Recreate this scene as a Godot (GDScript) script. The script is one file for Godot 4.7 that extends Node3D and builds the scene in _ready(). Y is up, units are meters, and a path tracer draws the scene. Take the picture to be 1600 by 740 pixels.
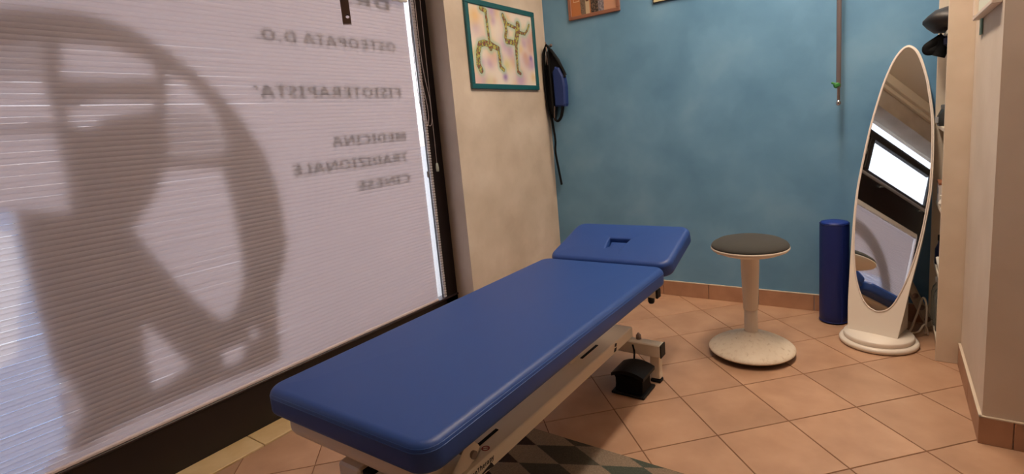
extends Node3D
# A physiotherapy room: treatment table by a pleated window blind, blue wall, tilted mirror, wobble stool.

const T := 0.333          # pitch of the floor tiles
const WX := -2.18         # plane of the left wall
const BZ := -0.71         # plane of the blue back wall
const CEIL := 3.72
var M := {}
var rng := RandomNumberGenerator.new()

# ------------------------------------------------------------------ helpers
func tool() -> SurfaceTool:
	var st := SurfaceTool.new()
	st.begin(Mesh.PRIMITIVE_TRIANGLES)
	st.set_smooth_group(-1)
	return st

func tri(st: SurfaceTool, a: Vector3, b: Vector3, c: Vector3, out: Vector3) -> void:
	if (b - a).cross(c - a).dot(out) > 0.0:
		st.add_vertex(a); st.add_vertex(c); st.add_vertex(b)
	else:
		st.add_vertex(a); st.add_vertex(b); st.add_vertex(c)

func quad(st: SurfaceTool, a: Vector3, b: Vector3, c: Vector3, d: Vector3, out: Vector3) -> void:
	tri(st, a, b, c, out)
	tri(st, a, c, d, out)

# chamfered box, centre at xf.origin
func box(st: SurfaceTool, size: Vector3, r := 0.004, xf := Transform3D()) -> void:
	var h := size * 0.5
	r = minf(r, minf(h.x, minf(h.y, h.z)) * 0.9)
	st.set_smooth_group(-1)
	var P := func(s: Vector3, ax: int) -> Vector3:
		var v := Vector3(s.x * (h.x - r), s.y * (h.y - r), s.z * (h.z - r))
		v[ax] = s[ax] * h[ax]
		return xf * v
	for ax in 3:
		var u := (ax + 1) % 3
		var w := (ax + 2) % 3
		for s in [-1.0, 1.0]:
			var q := []
			for k in [[-1.0, -1.0], [1.0, -1.0], [1.0, 1.0], [-1.0, 1.0]]:
				var v := Vector3.ZERO
				v[ax] = s; v[u] = k[0]; v[w] = k[1]
				q.append(P.call(v, ax))
			var n := Vector3.ZERO
			n[ax] = s
			quad(st, q[0], q[1], q[2], q[3], xf.basis * n)
		for su in [-1.0, 1.0]:          # chamfers along ax
			for sw in [-1.0, 1.0]:
				var a := Vector3.ZERO
				a[u] = su; a[w] = sw
				var lo := a
				var hi := a
				lo[ax] = -1.0; hi[ax] = 1.0
				quad(st, P.call(lo, u), P.call(hi, u), P.call(hi, w), P.call(lo, w), xf.basis * a)
	for sx in [-1.0, 1.0]:
		for sy in [-1.0, 1.0]:
			for sz in [-1.0, 1.0]:
				var s := Vector3(sx, sy, sz)
				tri(st, P.call(s, 0), P.call(s, 1), P.call(s, 2), xf.basis * s)

func at(p: Vector3, turn := Vector3.ZERO) -> Transform3D:
	return Transform3D(Basis.from_euler(turn), p)

# surface of revolution round the local y axis; profile of (radius, height)
func lathe(st: SurfaceTool, prof: Array, seg := 32, xf := Transform3D(), smooth := 1) -> void:
	st.set_smooth_group(smooth)
	for i in prof.size() - 1:
		var a: Vector2 = prof[i]
		var b: Vector2 = prof[i + 1]
		if a.is_equal_approx(b):
			continue
		var d := b - a
		var nr := Vector2(d.y, -d.x)     # outward for a profile that runs upwards outside
		for k in seg:
			var t0 := TAU * k / seg
			var t1 := TAU * (k + 1) / seg
			var c0 := Vector3(cos(t0), 0, sin(t0))
			var c1 := Vector3(cos(t1), 0, sin(t1))
			var ref := xf.basis * ((c0 + c1) * 0.5 * nr.x + Vector3.UP * nr.y)
			var p0 := xf * (c0 * a.x + Vector3.UP * a.y)
			var p1 := xf * (c1 * a.x + Vector3.UP * a.y)
			var p2 := xf * (c1 * b.x + Vector3.UP * b.y)
			var p3 := xf * (c0 * b.x + Vector3.UP * b.y)
			if a.x < 1e-5:
				tri(st, p0, p2, p3, ref)
			elif b.x < 1e-5:
				tri(st, p0, p1, p2, ref)
			else:
				quad(st, p0, p1, p2, p3, ref)

func tube(st: SurfaceTool, path: Array, r: float, seg := 8, caps := true, flat := Vector2.ONE) -> void:
	st.set_smooth_group(2)
	var rings := []
	var side := Vector3.ZERO
	for i in path.size():
		var t: Vector3
		if i == 0:
			t = path[1] - path[0]
		elif i == path.size() - 1:
			t = path[i] - path[i - 1]
		else:
			t = path[i + 1] - path[i - 1]
		t = t.normalized()
		if i == 0:
			side = t.cross(Vector3.UP if absf(t.y) < 0.9 else Vector3.RIGHT).normalized()
		else:
			side = (side - t * side.dot(t)).normalized()
		var up := side.cross(t)
		var ring := []
		for k in seg:
			var a := TAU * k / seg
			ring.append(path[i] + (side * cos(a) * flat.x + up * sin(a) * flat.y) * r)
		rings.append(ring)
	for i in rings.size() - 1:
		var mid: Vector3 = (path[i] + path[i + 1]) * 0.5
		for k in seg:
			var l := (k + 1) % seg
			var c: Vector3 = (rings[i][k] + rings[i][l] + rings[i + 1][k] + rings[i + 1][l]) * 0.25
			quad(st, rings[i][k], rings[i][l], rings[i + 1][l], rings[i + 1][k], c - mid)
	if caps:
		st.set_smooth_group(-1)
		for k in range(1, seg - 1):
			tri(st, rings[0][0], rings[0][k], rings[0][k + 1], path[0] - path[1])
			var e := rings.size() - 1
			tri(st, rings[e][0], rings[e][k], rings[e][k + 1], path[e] - path[e - 1])

# smooth curve through control points
func curve(pts: Array, n := 6) -> Array:
	var o := []
	for i in pts.size() - 1:
		var a: Vector3 = pts[maxi(i - 1, 0)]
		var b: Vector3 = pts[i]
		var c: Vector3 = pts[i + 1]
		var d: Vector3 = pts[mini(i + 2, pts.size() - 1)]
		for k in n:
			o.append(b.cubic_interpolate(c, a, d, float(k) / n))
	o.append(pts[-1])
	return o

# polygon in local x,y (counter-clockwise or not) extruded along local z from z0 to z1
func prism(st: SurfaceTool, poly: PackedVector2Array, z0: float, z1: float, xf := Transform3D(), bevel := 0.0) -> void:
	st.set_smooth_group(-1)
	if Geometry2D.is_polygon_clockwise(poly):
		poly = poly.duplicate()
		poly.reverse()
	var top := poly
	if bevel > 0.0:
		var inset := Geometry2D.offset_polygon(poly, -bevel, Geometry2D.JOIN_MITER)
		if inset.size() == 1 and inset[0].size() == poly.size():
			var q: PackedVector2Array = inset[0]
			if Geometry2D.is_polygon_clockwise(q):
				q.reverse()
			var best := 0
			for k in q.size():
				if q[k].distance_to(poly[0]) < q[best].distance_to(poly[0]):
					best = k
			top = PackedVector2Array()
			for k in q.size():
				top.append(q[(best + k) % q.size()])
		else:
			bevel = 0.0
	var n := poly.size()
	var idx := Geometry2D.triangulate_polygon(top)
	var V := func(p: Vector2, z: float) -> Vector3: return xf * Vector3(p.x, p.y, z)
	for i in range(0, idx.size(), 3):
		tri(st, V.call(top[idx[i]], z1), V.call(top[idx[i + 1]], z1), V.call(top[idx[i + 2]], z1), xf.basis.z)
	idx = Geometry2D.triangulate_polygon(poly)
	for i in range(0, idx.size(), 3):
		tri(st, V.call(poly[idx[i]], z0), V.call(poly[idx[i + 1]], z0), V.call(poly[idx[i + 2]], z0), -xf.basis.z)
	for i in n:
		var j := (i + 1) % n
		var d := poly[j] - poly[i]
		var ref := xf.basis * Vector3(d.y, -d.x, 0)
		quad(st, V.call(poly[i], z0), V.call(poly[j], z0), V.call(poly[j], z1 - bevel), V.call(poly[i], z1 - bevel), ref)
		if bevel > 0.0:
			quad(st, V.call(poly[i], z1 - bevel), V.call(poly[j], z1 - bevel), V.call(top[j], z1), V.call(top[i], z1), ref + xf.basis.z)

func rrect(hx: float, hz: float, r: float, n := 8, sub := 1) -> PackedVector2Array:
	var o := PackedVector2Array()
	r = maxf(r, 0.0005)
	for c in [[1, 1, 0.0], [-1, 1, PI / 2], [-1, -1, PI], [1, -1, PI * 1.5]]:
		for k in n + 1:
			var a: float = c[2] + PI / 2 * k / n
			o.append(Vector2(c[0] * (hx - r) + cos(a) * r, c[1] * (hz - r) + sin(a) * r))
	if sub < 2:
		return o
	var fine := PackedVector2Array()
	for k in o.size():
		var b := o[(k + 1) % o.size()]
		fine.append(o[k])
		if k % (n + 1) == n:             # a straight side: points along it
			for i in range(1, sub):
				fine.append(o[k].lerp(b, float(i) / sub))
	return fine

# slab with rounded-rectangle plan; prof holds (inset, height) from bottom to top; the top closes on `hole` or a centre
func slab(st: SurfaceTool, hx: float, hz: float, r: float, prof: Array, xf := Transform3D(), hole := PackedVector2Array()) -> void:
	st.set_smooth_group(1)
	var rings := []
	for p in prof:
		var ring := []
		for q in rrect(hx - p.x, hz - p.x, r - p.x, 8, 1 if hole.is_empty() else 40):
			ring.append(xf * Vector3(q.x, p.y, q.y))
		rings.append(ring)
	var c := xf.origin
	var n: int = rings[0].size()
	for i in rings.size() - 1:
		var pa: Vector2 = prof[i]
		var pb: Vector2 = prof[i + 1]
		for k in n:
			var l := (k + 1) % n
			var side: Vector3 = (rings[i][k] + rings[i][l]) * 0.5 - c
			side -= xf.basis.y * side.dot(xf.basis.y)
			var ref := side.normalized() * (pb.y - pa.y) + xf.basis.y * (pb.x - pa.x)
			quad(st, rings[i][k], rings[i][l], rings[i + 1][l], rings[i + 1][k], ref)
	var last: Array = rings[-1]
	var ty: float = prof[-1].y
	if hole.is_empty():
		for k in n:
			tri(st, last[k], last[(k + 1) % n], xf * Vector3(0, ty, 0), xf.basis.y)
	else:                                  # an opening with a soft rim that goes down 16 mm
		var mid := Vector2.ZERO
		for p in hole:
			mid += p / hole.size()
		var inv := xf.affine_inverse()
		var inner := []
		for k in n:
			var p3: Vector3 = inv * last[k]
			var p2 := Vector2(p3.x, p3.z)
			var hit := mid
			for j in hole.size():
				var x = Geometry2D.segment_intersects_segment(mid, p2, hole[j], hole[(j + 1) % hole.size()])
				if x != null:
					hit = x
			inner.append(hit)
		var depth := [[0.014, 0.0], [0.004, -0.001], [0.0, -0.005], [0.0, -0.045]]
		var prev := last
		for d in depth:
			var now := []
			for k in n:
				var h: Vector2 = inner[k] + (inner[k] - mid).normalized() * d[0]
				now.append(xf * Vector3(h.x, ty + d[1], h.y))
			for k in n:
				var l := (k + 1) % n
				quad(st, prev[k], prev[l], now[l], now[k], xf.basis.y * 1.0 + (xf * Vector3(mid.x, ty, mid.y) - now[k]) * (0.0 if d[1] > -0.004 else 40.0))
			prev = now
	for k in n:
		tri(st, rings[0][k], rings[0][(k + 1) % n], xf * Vector3(0, prof[0].y, 0), -xf.basis.y)

func cushion_profile(h: float, r: float, dome := 0.003) -> Array:
	var p := []
	for k in 7:
		var a := PI / 2 * k / 6
		p.append(Vector2(r * (1 - sin(a)) * 0.6, r * (1 - cos(a)) * 0.6))
	for k in 9:
		var a := PI / 2 * k / 8
		p.append(Vector2(r * (1 - cos(a)), h - r + r * sin(a)))
	p.append(Vector2(r + 0.03, h + dome * 0.4))
	p.append(Vector2(r + 0.08, h + dome))
	return p

func done(st: SurfaceTool) -> ArrayMesh:
	st.generate_normals()
	return st.commit()

# one named mesh under a parent; shapes are given in room coordinates
func part(called: String, st, mat: Material, parent: Node3D, label := "") -> MeshInstance3D:
	var o := MeshInstance3D.new()
	o.name = called
	o.mesh = done(st) if st is SurfaceTool else st
	o.material_override = mat
	if parent != self:
		var inv := Transform3D()
		var p: Node = parent
		while p != self:
			inv = inv * p.transform.affine_inverse() if p == parent else inv * p.transform.affine_inverse()
			p = p.get_parent()
		o.transform = inv
	parent.add_child(o, true)
	if label:
		o.set_meta("label", label)
	return o

func thing(called: String, base: Vector3, label: String, category: String, group := "") -> Node3D:
	var o := Node3D.new()
	o.name = called
	o.position = base
	add_child(o, true)
	return tag(o, label, category, group)

func tag(o: Node3D, label: String, category: String, group := "") -> Node3D:
	o.set_meta("label", label)
	o.set_meta("category", category)
	if group:
		o.set_meta("group", group)
	return o

func struct(called: String, st, mat: Material, label: String, category: String) -> MeshInstance3D:
	var o := part(called, st, mat, self)
	o.set_meta("kind", "structure")
	tag(o, label, category)
	return o

func noise_tex(freq: float, ramp: Array, size := 512, octaves := 4, warp := 0.0, sd := 1, normal := false, bump := 4.0) -> NoiseTexture2D:
	var n := FastNoiseLite.new()
	n.seed = sd
	n.noise_type = FastNoiseLite.TYPE_SIMPLEX_SMOOTH
	n.frequency = freq
	n.fractal_octaves = octaves
	if warp > 0.0:
		n.domain_warp_enabled = true
		n.domain_warp_amplitude = warp
		n.domain_warp_frequency = freq * 1.5
	var t := NoiseTexture2D.new()
	t.width = size
	t.height = size
	t.seamless = true
	t.noise = n
	if normal:
		t.as_normal_map = true
		t.bump_strength = bump
	else:
		var g := Gradient.new()
		g.offsets = PackedFloat32Array(ramp.map(func(r): return r[0]))
		g.colors = PackedColorArray(ramp.map(func(r): return r[1]))
		t.color_ramp = g
	return t

func mat(c: Color, rough := 0.6, metal := 0.0, spec := 0.5) -> StandardMaterial3D:
	var m := StandardMaterial3D.new()
	m.albedo_color = c
	m.roughness = rough
	m.metallic = metal
	m.metallic_specular = spec
	return m

func tri_map(m: StandardMaterial3D, tex: Texture2D, scale: float, world := true) -> StandardMaterial3D:
	m.albedo_texture = tex
	m.uv1_triplanar = true
	m.uv1_world_triplanar = world
	m.uv1_scale = Vector3.ONE * scale
	return m

func bumped(m: StandardMaterial3D, tex: Texture2D, strength := 0.3) -> StandardMaterial3D:
	m.normal_enabled = true
	m.normal_texture = tex
	m.normal_scale = strength
	return m

func C(r: float, g: float, b: float) -> Color:
	return Color(r / 255.0, g / 255.0, b / 255.0)

# ------------------------------------------------------------------ scene
func _ready() -> void:
	rng.seed = 7
	view_and_light()
	materials()
	shell()
	window_wall()
	blind()
	treatment_table()
	foot_switch()
	rug()
	stool()
	roller()
	mirror()
	bookcase()
	pictures()
	wall_bag()
	rods()
	pillar_notice()
	lamp()

func view_and_light() -> void:
	var cam := Camera3D.new()
	cam.name = "camera"
	add_child(cam)
	var near := 0.05
	var size := near * 740.0 / 818.51
	cam.projection = Camera3D.PROJECTION_FRUSTUM
	cam.set_frustum(size, Vector2(-27.39, -38.84) / 740.0 * size, near, 100.0)
	cam.transform = Transform3D(Basis(Vector3(0.82637, -0.08444, -0.55676), Vector3(-0.0188, 0.98401, -0.17713), Vector3(0.56282, 0.15684, 0.81157)).orthonormalized(), Vector3(0.0926, 1.3231, 2.9853))
	cam.current = true
	var we := WorldEnvironment.new()
	we.name = "environment"
	var e := Environment.new()
	e.background_mode = Environment.BG_SKY
	var sky := Sky.new()
	var sm := ProceduralSkyMaterial.new()
	sm.sky_top_color = C(205, 214, 232)
	sm.sky_horizon_color = C(240, 236, 240)
	sm.sky_curve = 0.25
	sm.ground_horizon_color = C(214, 206, 202)
	sm.ground_bottom_color = C(150, 142, 138)
	sm.energy_multiplier = 1.0
	sky.sky_material = sm
	e.sky = sky
	e.background_energy_multiplier = 4.0
	e.tonemap_mode = Environment.TONE_MAPPER_LINEAR
	e.tonemap_exposure = 0.68
	e.sdfgi_enabled = true
	e.ssao_enabled = true
	e.ssil_enabled = true
	we.environment = e
	add_child(we)
	var l := AreaLight3D.new()            # the linear lamp's own light, just below its diffuser
	l.name = "lamp_light"
	l.area_size = Vector2(0.14, 1.86)
	l.area_normalize_energy = true
	l.light_color = C(255, 236, 216)
	l.light_energy = 7.2
	l.area_range = 9.0
	l.area_attenuation = 2.0
	l.shadow_enabled = true
	l.transform = Transform3D(Basis(Vector3.RIGHT, -PI / 2), Vector3(-0.2, 3.15, 0.52))
	add_child(l)
	var u := AreaLight3D.new()            # the same lamp's upward half, just above its upper diffuser
	u.name = "lamp_uplight"
	u.area_size = Vector2(0.14, 1.86)
	u.area_normalize_energy = true
	u.light_color = C(255, 236, 216)
	u.light_energy = 7.5
	u.area_range = 9.0
	u.area_attenuation = 2.0
	u.shadow_enabled = true
	u.transform = Transform3D(Basis(Vector3.RIGHT, PI / 2), Vector3(-0.2, 3.245, 0.52))
	add_child(u)

func materials() -> void:
	M.blue_wall = bumped(tri_map(mat(Color.WHITE, 0.5, 0.0, 0.5), noise_tex(0.0035, [[0.0, C(92, 140, 178)], [0.35, C(102, 151, 188)], [0.6, C(109, 158, 195)], [1.0, C(126, 172, 205)]], 1024, 4, 60.0, 3), 0.4), noise_tex(0.02, [], 512, 4, 0.0, 9, true, 3.0), 0.07)
	M.beige_wall = bumped(tri_map(mat(Color.WHITE, 0.8), noise_tex(0.004, [[0.0, C(190, 176, 161)], [0.4, C(201, 188, 173)], [0.7, C(208, 195, 181)], [1.0, C(216, 204, 191)]], 1024, 5, 50.0, 5), 0.5), noise_tex(0.02, [], 512, 4, 0.0, 9, true, 3.0), 0.1)
	M.pillar = bumped(tri_map(mat(Color.WHITE, 0.85), noise_tex(0.006, [[0.0, C(208, 191, 174)], [0.5, C(215, 199, 183)], [1.0, C(222, 207, 192)]], 512, 4, 20.0, 6), 0.6), noise_tex(0.03, [], 512, 4, 0.0, 10, true, 3.0), 0.1)
	M.brown = mat(C(112, 84, 66), 0.8)
	M.ceiling = mat(C(240, 226, 204), 0.9)
	M.grout = mat(C(128, 92, 70), 0.95)
	M.tile = []
	for k in 4:
		var a := 1.0 + (k - 1.5) * 0.018
		var ramp := [[0.0, Color(0.675 * a, 0.528 * a, 0.425 * a)], [0.5, Color(0.72 * a, 0.57 * a, 0.462 * a)], [1.0, Color(0.76 * a, 0.61 * a, 0.5 * a)]]
		M.tile.append(tri_map(mat(Color.WHITE, 0.42), noise_tex(0.012, ramp, 256, 5, 10.0, 20 + k), 1.1))
	M.skirt = tri_map(mat(Color.WHITE, 0.5), noise_tex(0.02, [[0.0, C(168, 126, 100)], [1.0, C(186, 144, 116)]], 256, 4, 0.0, 31), 1.3)
	M.caulk = mat(C(206, 190, 170), 0.8)
	M.marble = tri_map(mat(Color.WHITE, 0.5), noise_tex(0.01, [[0.0, C(190, 158, 110)], [0.5, C(212, 182, 134)], [1.0, C(226, 200, 156)]], 256, 5, 30.0, 33), 1.2)
	M.black_frame = mat(C(24, 17, 17), 0.4)
	M.blue_vinyl = bumped(mat(C(37, 72, 144), 0.46, 0.0, 0.5), noise_tex(0.08, [], 512, 3, 0.0, 40, true, 2.0), 0.06)
	M.blue_vinyl.normal_texture.seamless = true
	M.blue_vinyl.uv1_triplanar = true
	M.blue_vinyl.uv1_world_triplanar = true
	M.blue_vinyl.uv1_scale = Vector3.ONE * 4.0
	M.piping = mat(C(44, 84, 158), 0.42)
	M.white_steel = mat(C(236, 222, 202), 0.45)
	M.cream = mat(C(226, 214, 200), 0.5)
	M.black_plastic = mat(C(15, 14, 15), 0.5, 0.0, 0.4)
	M.matt_black = mat(C(14, 13, 14), 0.7, 0.0, 0.3)
	M.chrome = mat(C(200, 200, 204), 0.2, 1.0)
	M.steel = mat(C(150, 134, 128), 0.35, 0.9)
	M.white_gloss = mat(C(232, 222, 210), 0.32)
	M.glass = StandardMaterial3D.new()
	M.glass.transparency = BaseMaterial3D.TRANSPARENCY_ALPHA
	M.glass.albedo_color = Color(0.95, 0.97, 0.97, 0.06)
	M.glass.roughness = 0.02

# ------------------------------------------------------------------ the room
func shell() -> void:
	# floor: grout bed, and every tile a piece of its own laid at 45 degrees to the walls
	var st := tool()
	box(st, Vector3(4.4, 0.1, 5.8), 0.0, at(Vector3(-0.25, -0.053, 2.0)))
	var floor := struct("floor", st, M.grout, "terracotta tiled floor laid diagonally, brown joints", "floor")
	var area := PackedVector2Array([Vector2(-2.232, BZ), Vector2(0.75, BZ), Vector2(0.75, 0.3), Vector2(1.8, 0.3), Vector2(1.8, 4.6), Vector2(-2.232, 4.6)])
	var h := T * 0.5 - 0.0024
	for i in range(-16, 30):
		for j in range(-16, 30):
			var c := Vector2((i + 0.5 - (j + 0.5)) * sqrt(0.5) * T, (i + 0.5 + j + 0.5) * sqrt(0.5) * T)
			if c.y > 3.05 or c.x > 1.1:
				continue
			var d := h * sqrt(2.0)
			var sq := PackedVector2Array([c + Vector2(d, 0), c + Vector2(0, d), c + Vector2(-d, 0), c + Vector2(0, -d)])
			var cut := Geometry2D.intersect_polygons(sq, area)
			if cut.is_empty() or cut[0].size() < 3:
				continue
			var ts := tool()
			prism(ts, cut[0], 0.0, 0.0075, Transform3D(Basis(Vector3.RIGHT, Vector3.BACK, Vector3.UP), Vector3(0, -0.0075 + rng.randf_range(-0.0004, 0.0), 0)), 0.0012)
			part("tile", ts, M.tile[rng.randi() % 4], floor)
	# far from the picture the tiling goes on as one joined piece
	var rest := tool()
	box(rest, Vector3(4.0, 0.006, 1.5), 0.0, at(Vector3(-0.22, -0.0045, 3.95)))
	part("tiled_area", rest, M.tile[1], floor).set_meta("kind", "stuff")
	st = tool()
	box(st, Vector3(3.4, CEIL + 0.1, 0.12), 0.0, at(Vector3(-0.95, CEIL * 0.5, BZ - 0.06)))
	struct("wall_back", st, M.blue_wall, "blue mottled plaster wall behind the stool", "wall")
	# left wall: pier with a splayed reveal beside the window, wall above and beyond the window
	st = tool()
	var upright := Transform3D(Basis(Vector3.RIGHT, Vector3.BACK, Vector3.UP), Vector3.ZERO)
	prism(st, PackedVector2Array([Vector2(WX, BZ - 0.12), Vector2(WX, 0.44), Vector2(-2.392, 0.374), Vector2(-2.46, 0.374), Vector2(-2.46, BZ - 0.12)]), -0.05, CEIL, upright)
	box(st, Vector3(0.3, CEIL + 0.05, 0.85), 0.0, at(Vector3(-2.33, CEIL * 0.5, 4.375)))
	box(st, Vector3(0.3, CEIL - 3.33, 3.577), 0.0, at(Vector3(-2.33, (CEIL + 3.33) * 0.5, 2.1625)))
	struct("wall_left", st, M.beige_wall, "beige mottled plaster wall round the window", "wall")
	st = tool()
	box(st, Vector3(0.12, CEIL, 4.3), 0.0, at(Vector3(1.86, CEIL * 0.5, 2.6)))
	struct("wall_right", st, M.pillar, "plain beige wall on the right, out of view", "wall")
	st = tool()
	box(st, Vector3(4.7, CEIL, 0.12), 0.0, at(Vector3(-0.35, CEIL * 0.5, 4.66)))
	struct("wall_front", st, M.brown, "plain brown wall opposite the blue wall", "wall")
	# pillar block at the right with a niche behind it
	st = tool()
	prism(st, PackedVector2Array([Vector2(0.407, 0.557), Vector2(2.0, 0.557), Vector2(2.0, BZ), Vector2(0.64, BZ), Vector2(0.64, -0.158), Vector2(0.407, -0.158)]), 0.0, CEIL, upright)
	struct("wall_corner", st, M.pillar, "beige plaster pillar at the right edge beside the bookcase", "pillar")
	st = tool()
	box(st, Vector3(4.8, 0.12, 5.7), 0.0, at(Vector3(-0.35, CEIL + 0.06, 1.95)))
	struct("ceiling", st, M.ceiling, "plain cream ceiling", "ceiling")
	st = tool()
	for y in [[3.575, 0.05, 0.05], [3.66, 0.12, 0.09]]:
		box(st, Vector3(y[2], y[1], 5.3), 0.008, at(Vector3(WX + y[2] * 0.5, y[0], 1.95)))
	struct("trim_1", st, M.ceiling, "cream cornice along the top of the left wall", "cornice")
	# baseboards of terracotta tiles
	skirting("baseboard_back", Vector3(-2.18, 0, BZ), Vector3(0.64, 0, BZ), Vector3(0, 0, 1), -0.284, "terracotta skirting tiles along the blue wall")
	skirting("baseboard_left", Vector3(WX, 0, BZ), Vector3(WX, 0, 0.44), Vector3(1, 0, 0), -0.3, "terracotta skirting tiles below the yoga picture")
	skirting("baseboard_pillar_side", Vector3(0.407, 0, -0.158), Vector3(0.407, 0, 0.568), Vector3(-1, 0, 0), 0.9, "terracotta skirting along the lit side of the pillar")
	skirting("baseboard_pillar_front", Vector3(0.396, 0, 0.557), Vector3(1.8, 0, 0.557), Vector3(0, 0, 1), 0.497, "terracotta skirting along the dark face of the pillar")
	# marble threshold under the window
	st = tool()
	box(st, Vector3(0.16, 0.03, 3.5), 0.0, at(Vector3(-2.315, -0.022, 2.2)))
	var sill := struct("trim_2", st, M.grout, "cream marble threshold strip at the foot of the window", "threshold")
	var z := 0.44
	for e in [1.905, 3.94]:
		var s2 := tool()
		box(s2, Vector3(0.152, 0.02, e - z - 0.003), 0.002, at(Vector3(-2.312, -0.004, (z + e) * 0.5)))
		part("marble_piece", s2, M.marble, sill)
		z = e

func skirting(called: String, a: Vector3, b: Vector3, out: Vector3, joint: float, label: String) -> void:
	var along := (b - a).normalized()
	var total := a.distance_to(b)
	var st := tool()
	var y := 0.107
	box(st, Vector3(total, 0.006, 0.011), 0.001, Transform3D(Basis(along, Vector3.UP, along.cross(Vector3.UP)), (a + b) * 0.5 + out * 0.0055 + Vector3.UP * (y + 0.002)))
	var o := struct(called, st, M.caulk, label, "skirting")
	var start: float = a.dot(along)
	var s := fposmod(joint - start, T + 0.003)
	var marks := [0.0]
	while s < total - 0.01:
		if s > 0.02:
			marks.append(s)
		s += T + 0.003
	marks.append(total)
	for k in marks.size() - 1:
		var w: float = marks[k + 1] - marks[k] - 0.003
		var ts := tool()
		var p: Vector3 = a + along * ((marks[k] + marks[k + 1]) * 0.5) + out * 0.005 + Vector3.UP * y * 0.5
		box(ts, Vector3(w, y, 0.01), 0.0015, Transform3D(Basis(along, Vector3.UP, along.cross(Vector3.UP)), p))
		part("skirting_tile", ts, M.skirt, o)

# ------------------------------------------------------------------ the window and what is stuck on its glass
func in_shape(p: Vector2, outer: PackedVector2Array, holes: Array) -> bool:
	if not Geometry2D.is_point_in_polygon(p, outer):
		return false
	for hh in holes:
		if Geometry2D.is_point_in_polygon(p, hh):
			return false
	return true

func poly(a: Array) -> PackedVector2Array:
	var o := PackedVector2Array()
	for k in range(0, a.size(), 2):
		o.append(Vector2(a[k], a[k + 1]))
	return o

# thin vinyl cut to a shape with openings, as rows of small quads on the glass (shape in z, y)
func vinyl(outer: PackedVector2Array, holes: Array, x: float, step: float) -> SurfaceTool:
	var st := tool()
	var lo := outer[0]
	var hi := outer[0]
	for p in outer:
		lo = lo.min(p)
		hi = hi.max(p)
	var y := lo.y
	while y < hi.y:
		var z := lo.x
		var run := -1.0
		while z <= hi.x + step:
			var inside := in_shape(Vector2(z, y + step * 0.5), outer, holes)
			if inside and run < -0.5:
				run = z
			if not inside and run > -0.5:
				quad(st, Vector3(x, y, run), Vector3(x, y, z), Vector3(x, y + step, z), Vector3(x, y + step, run), Vector3.LEFT)
				run = -1.0
			z += step
		y += step
	return st

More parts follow.
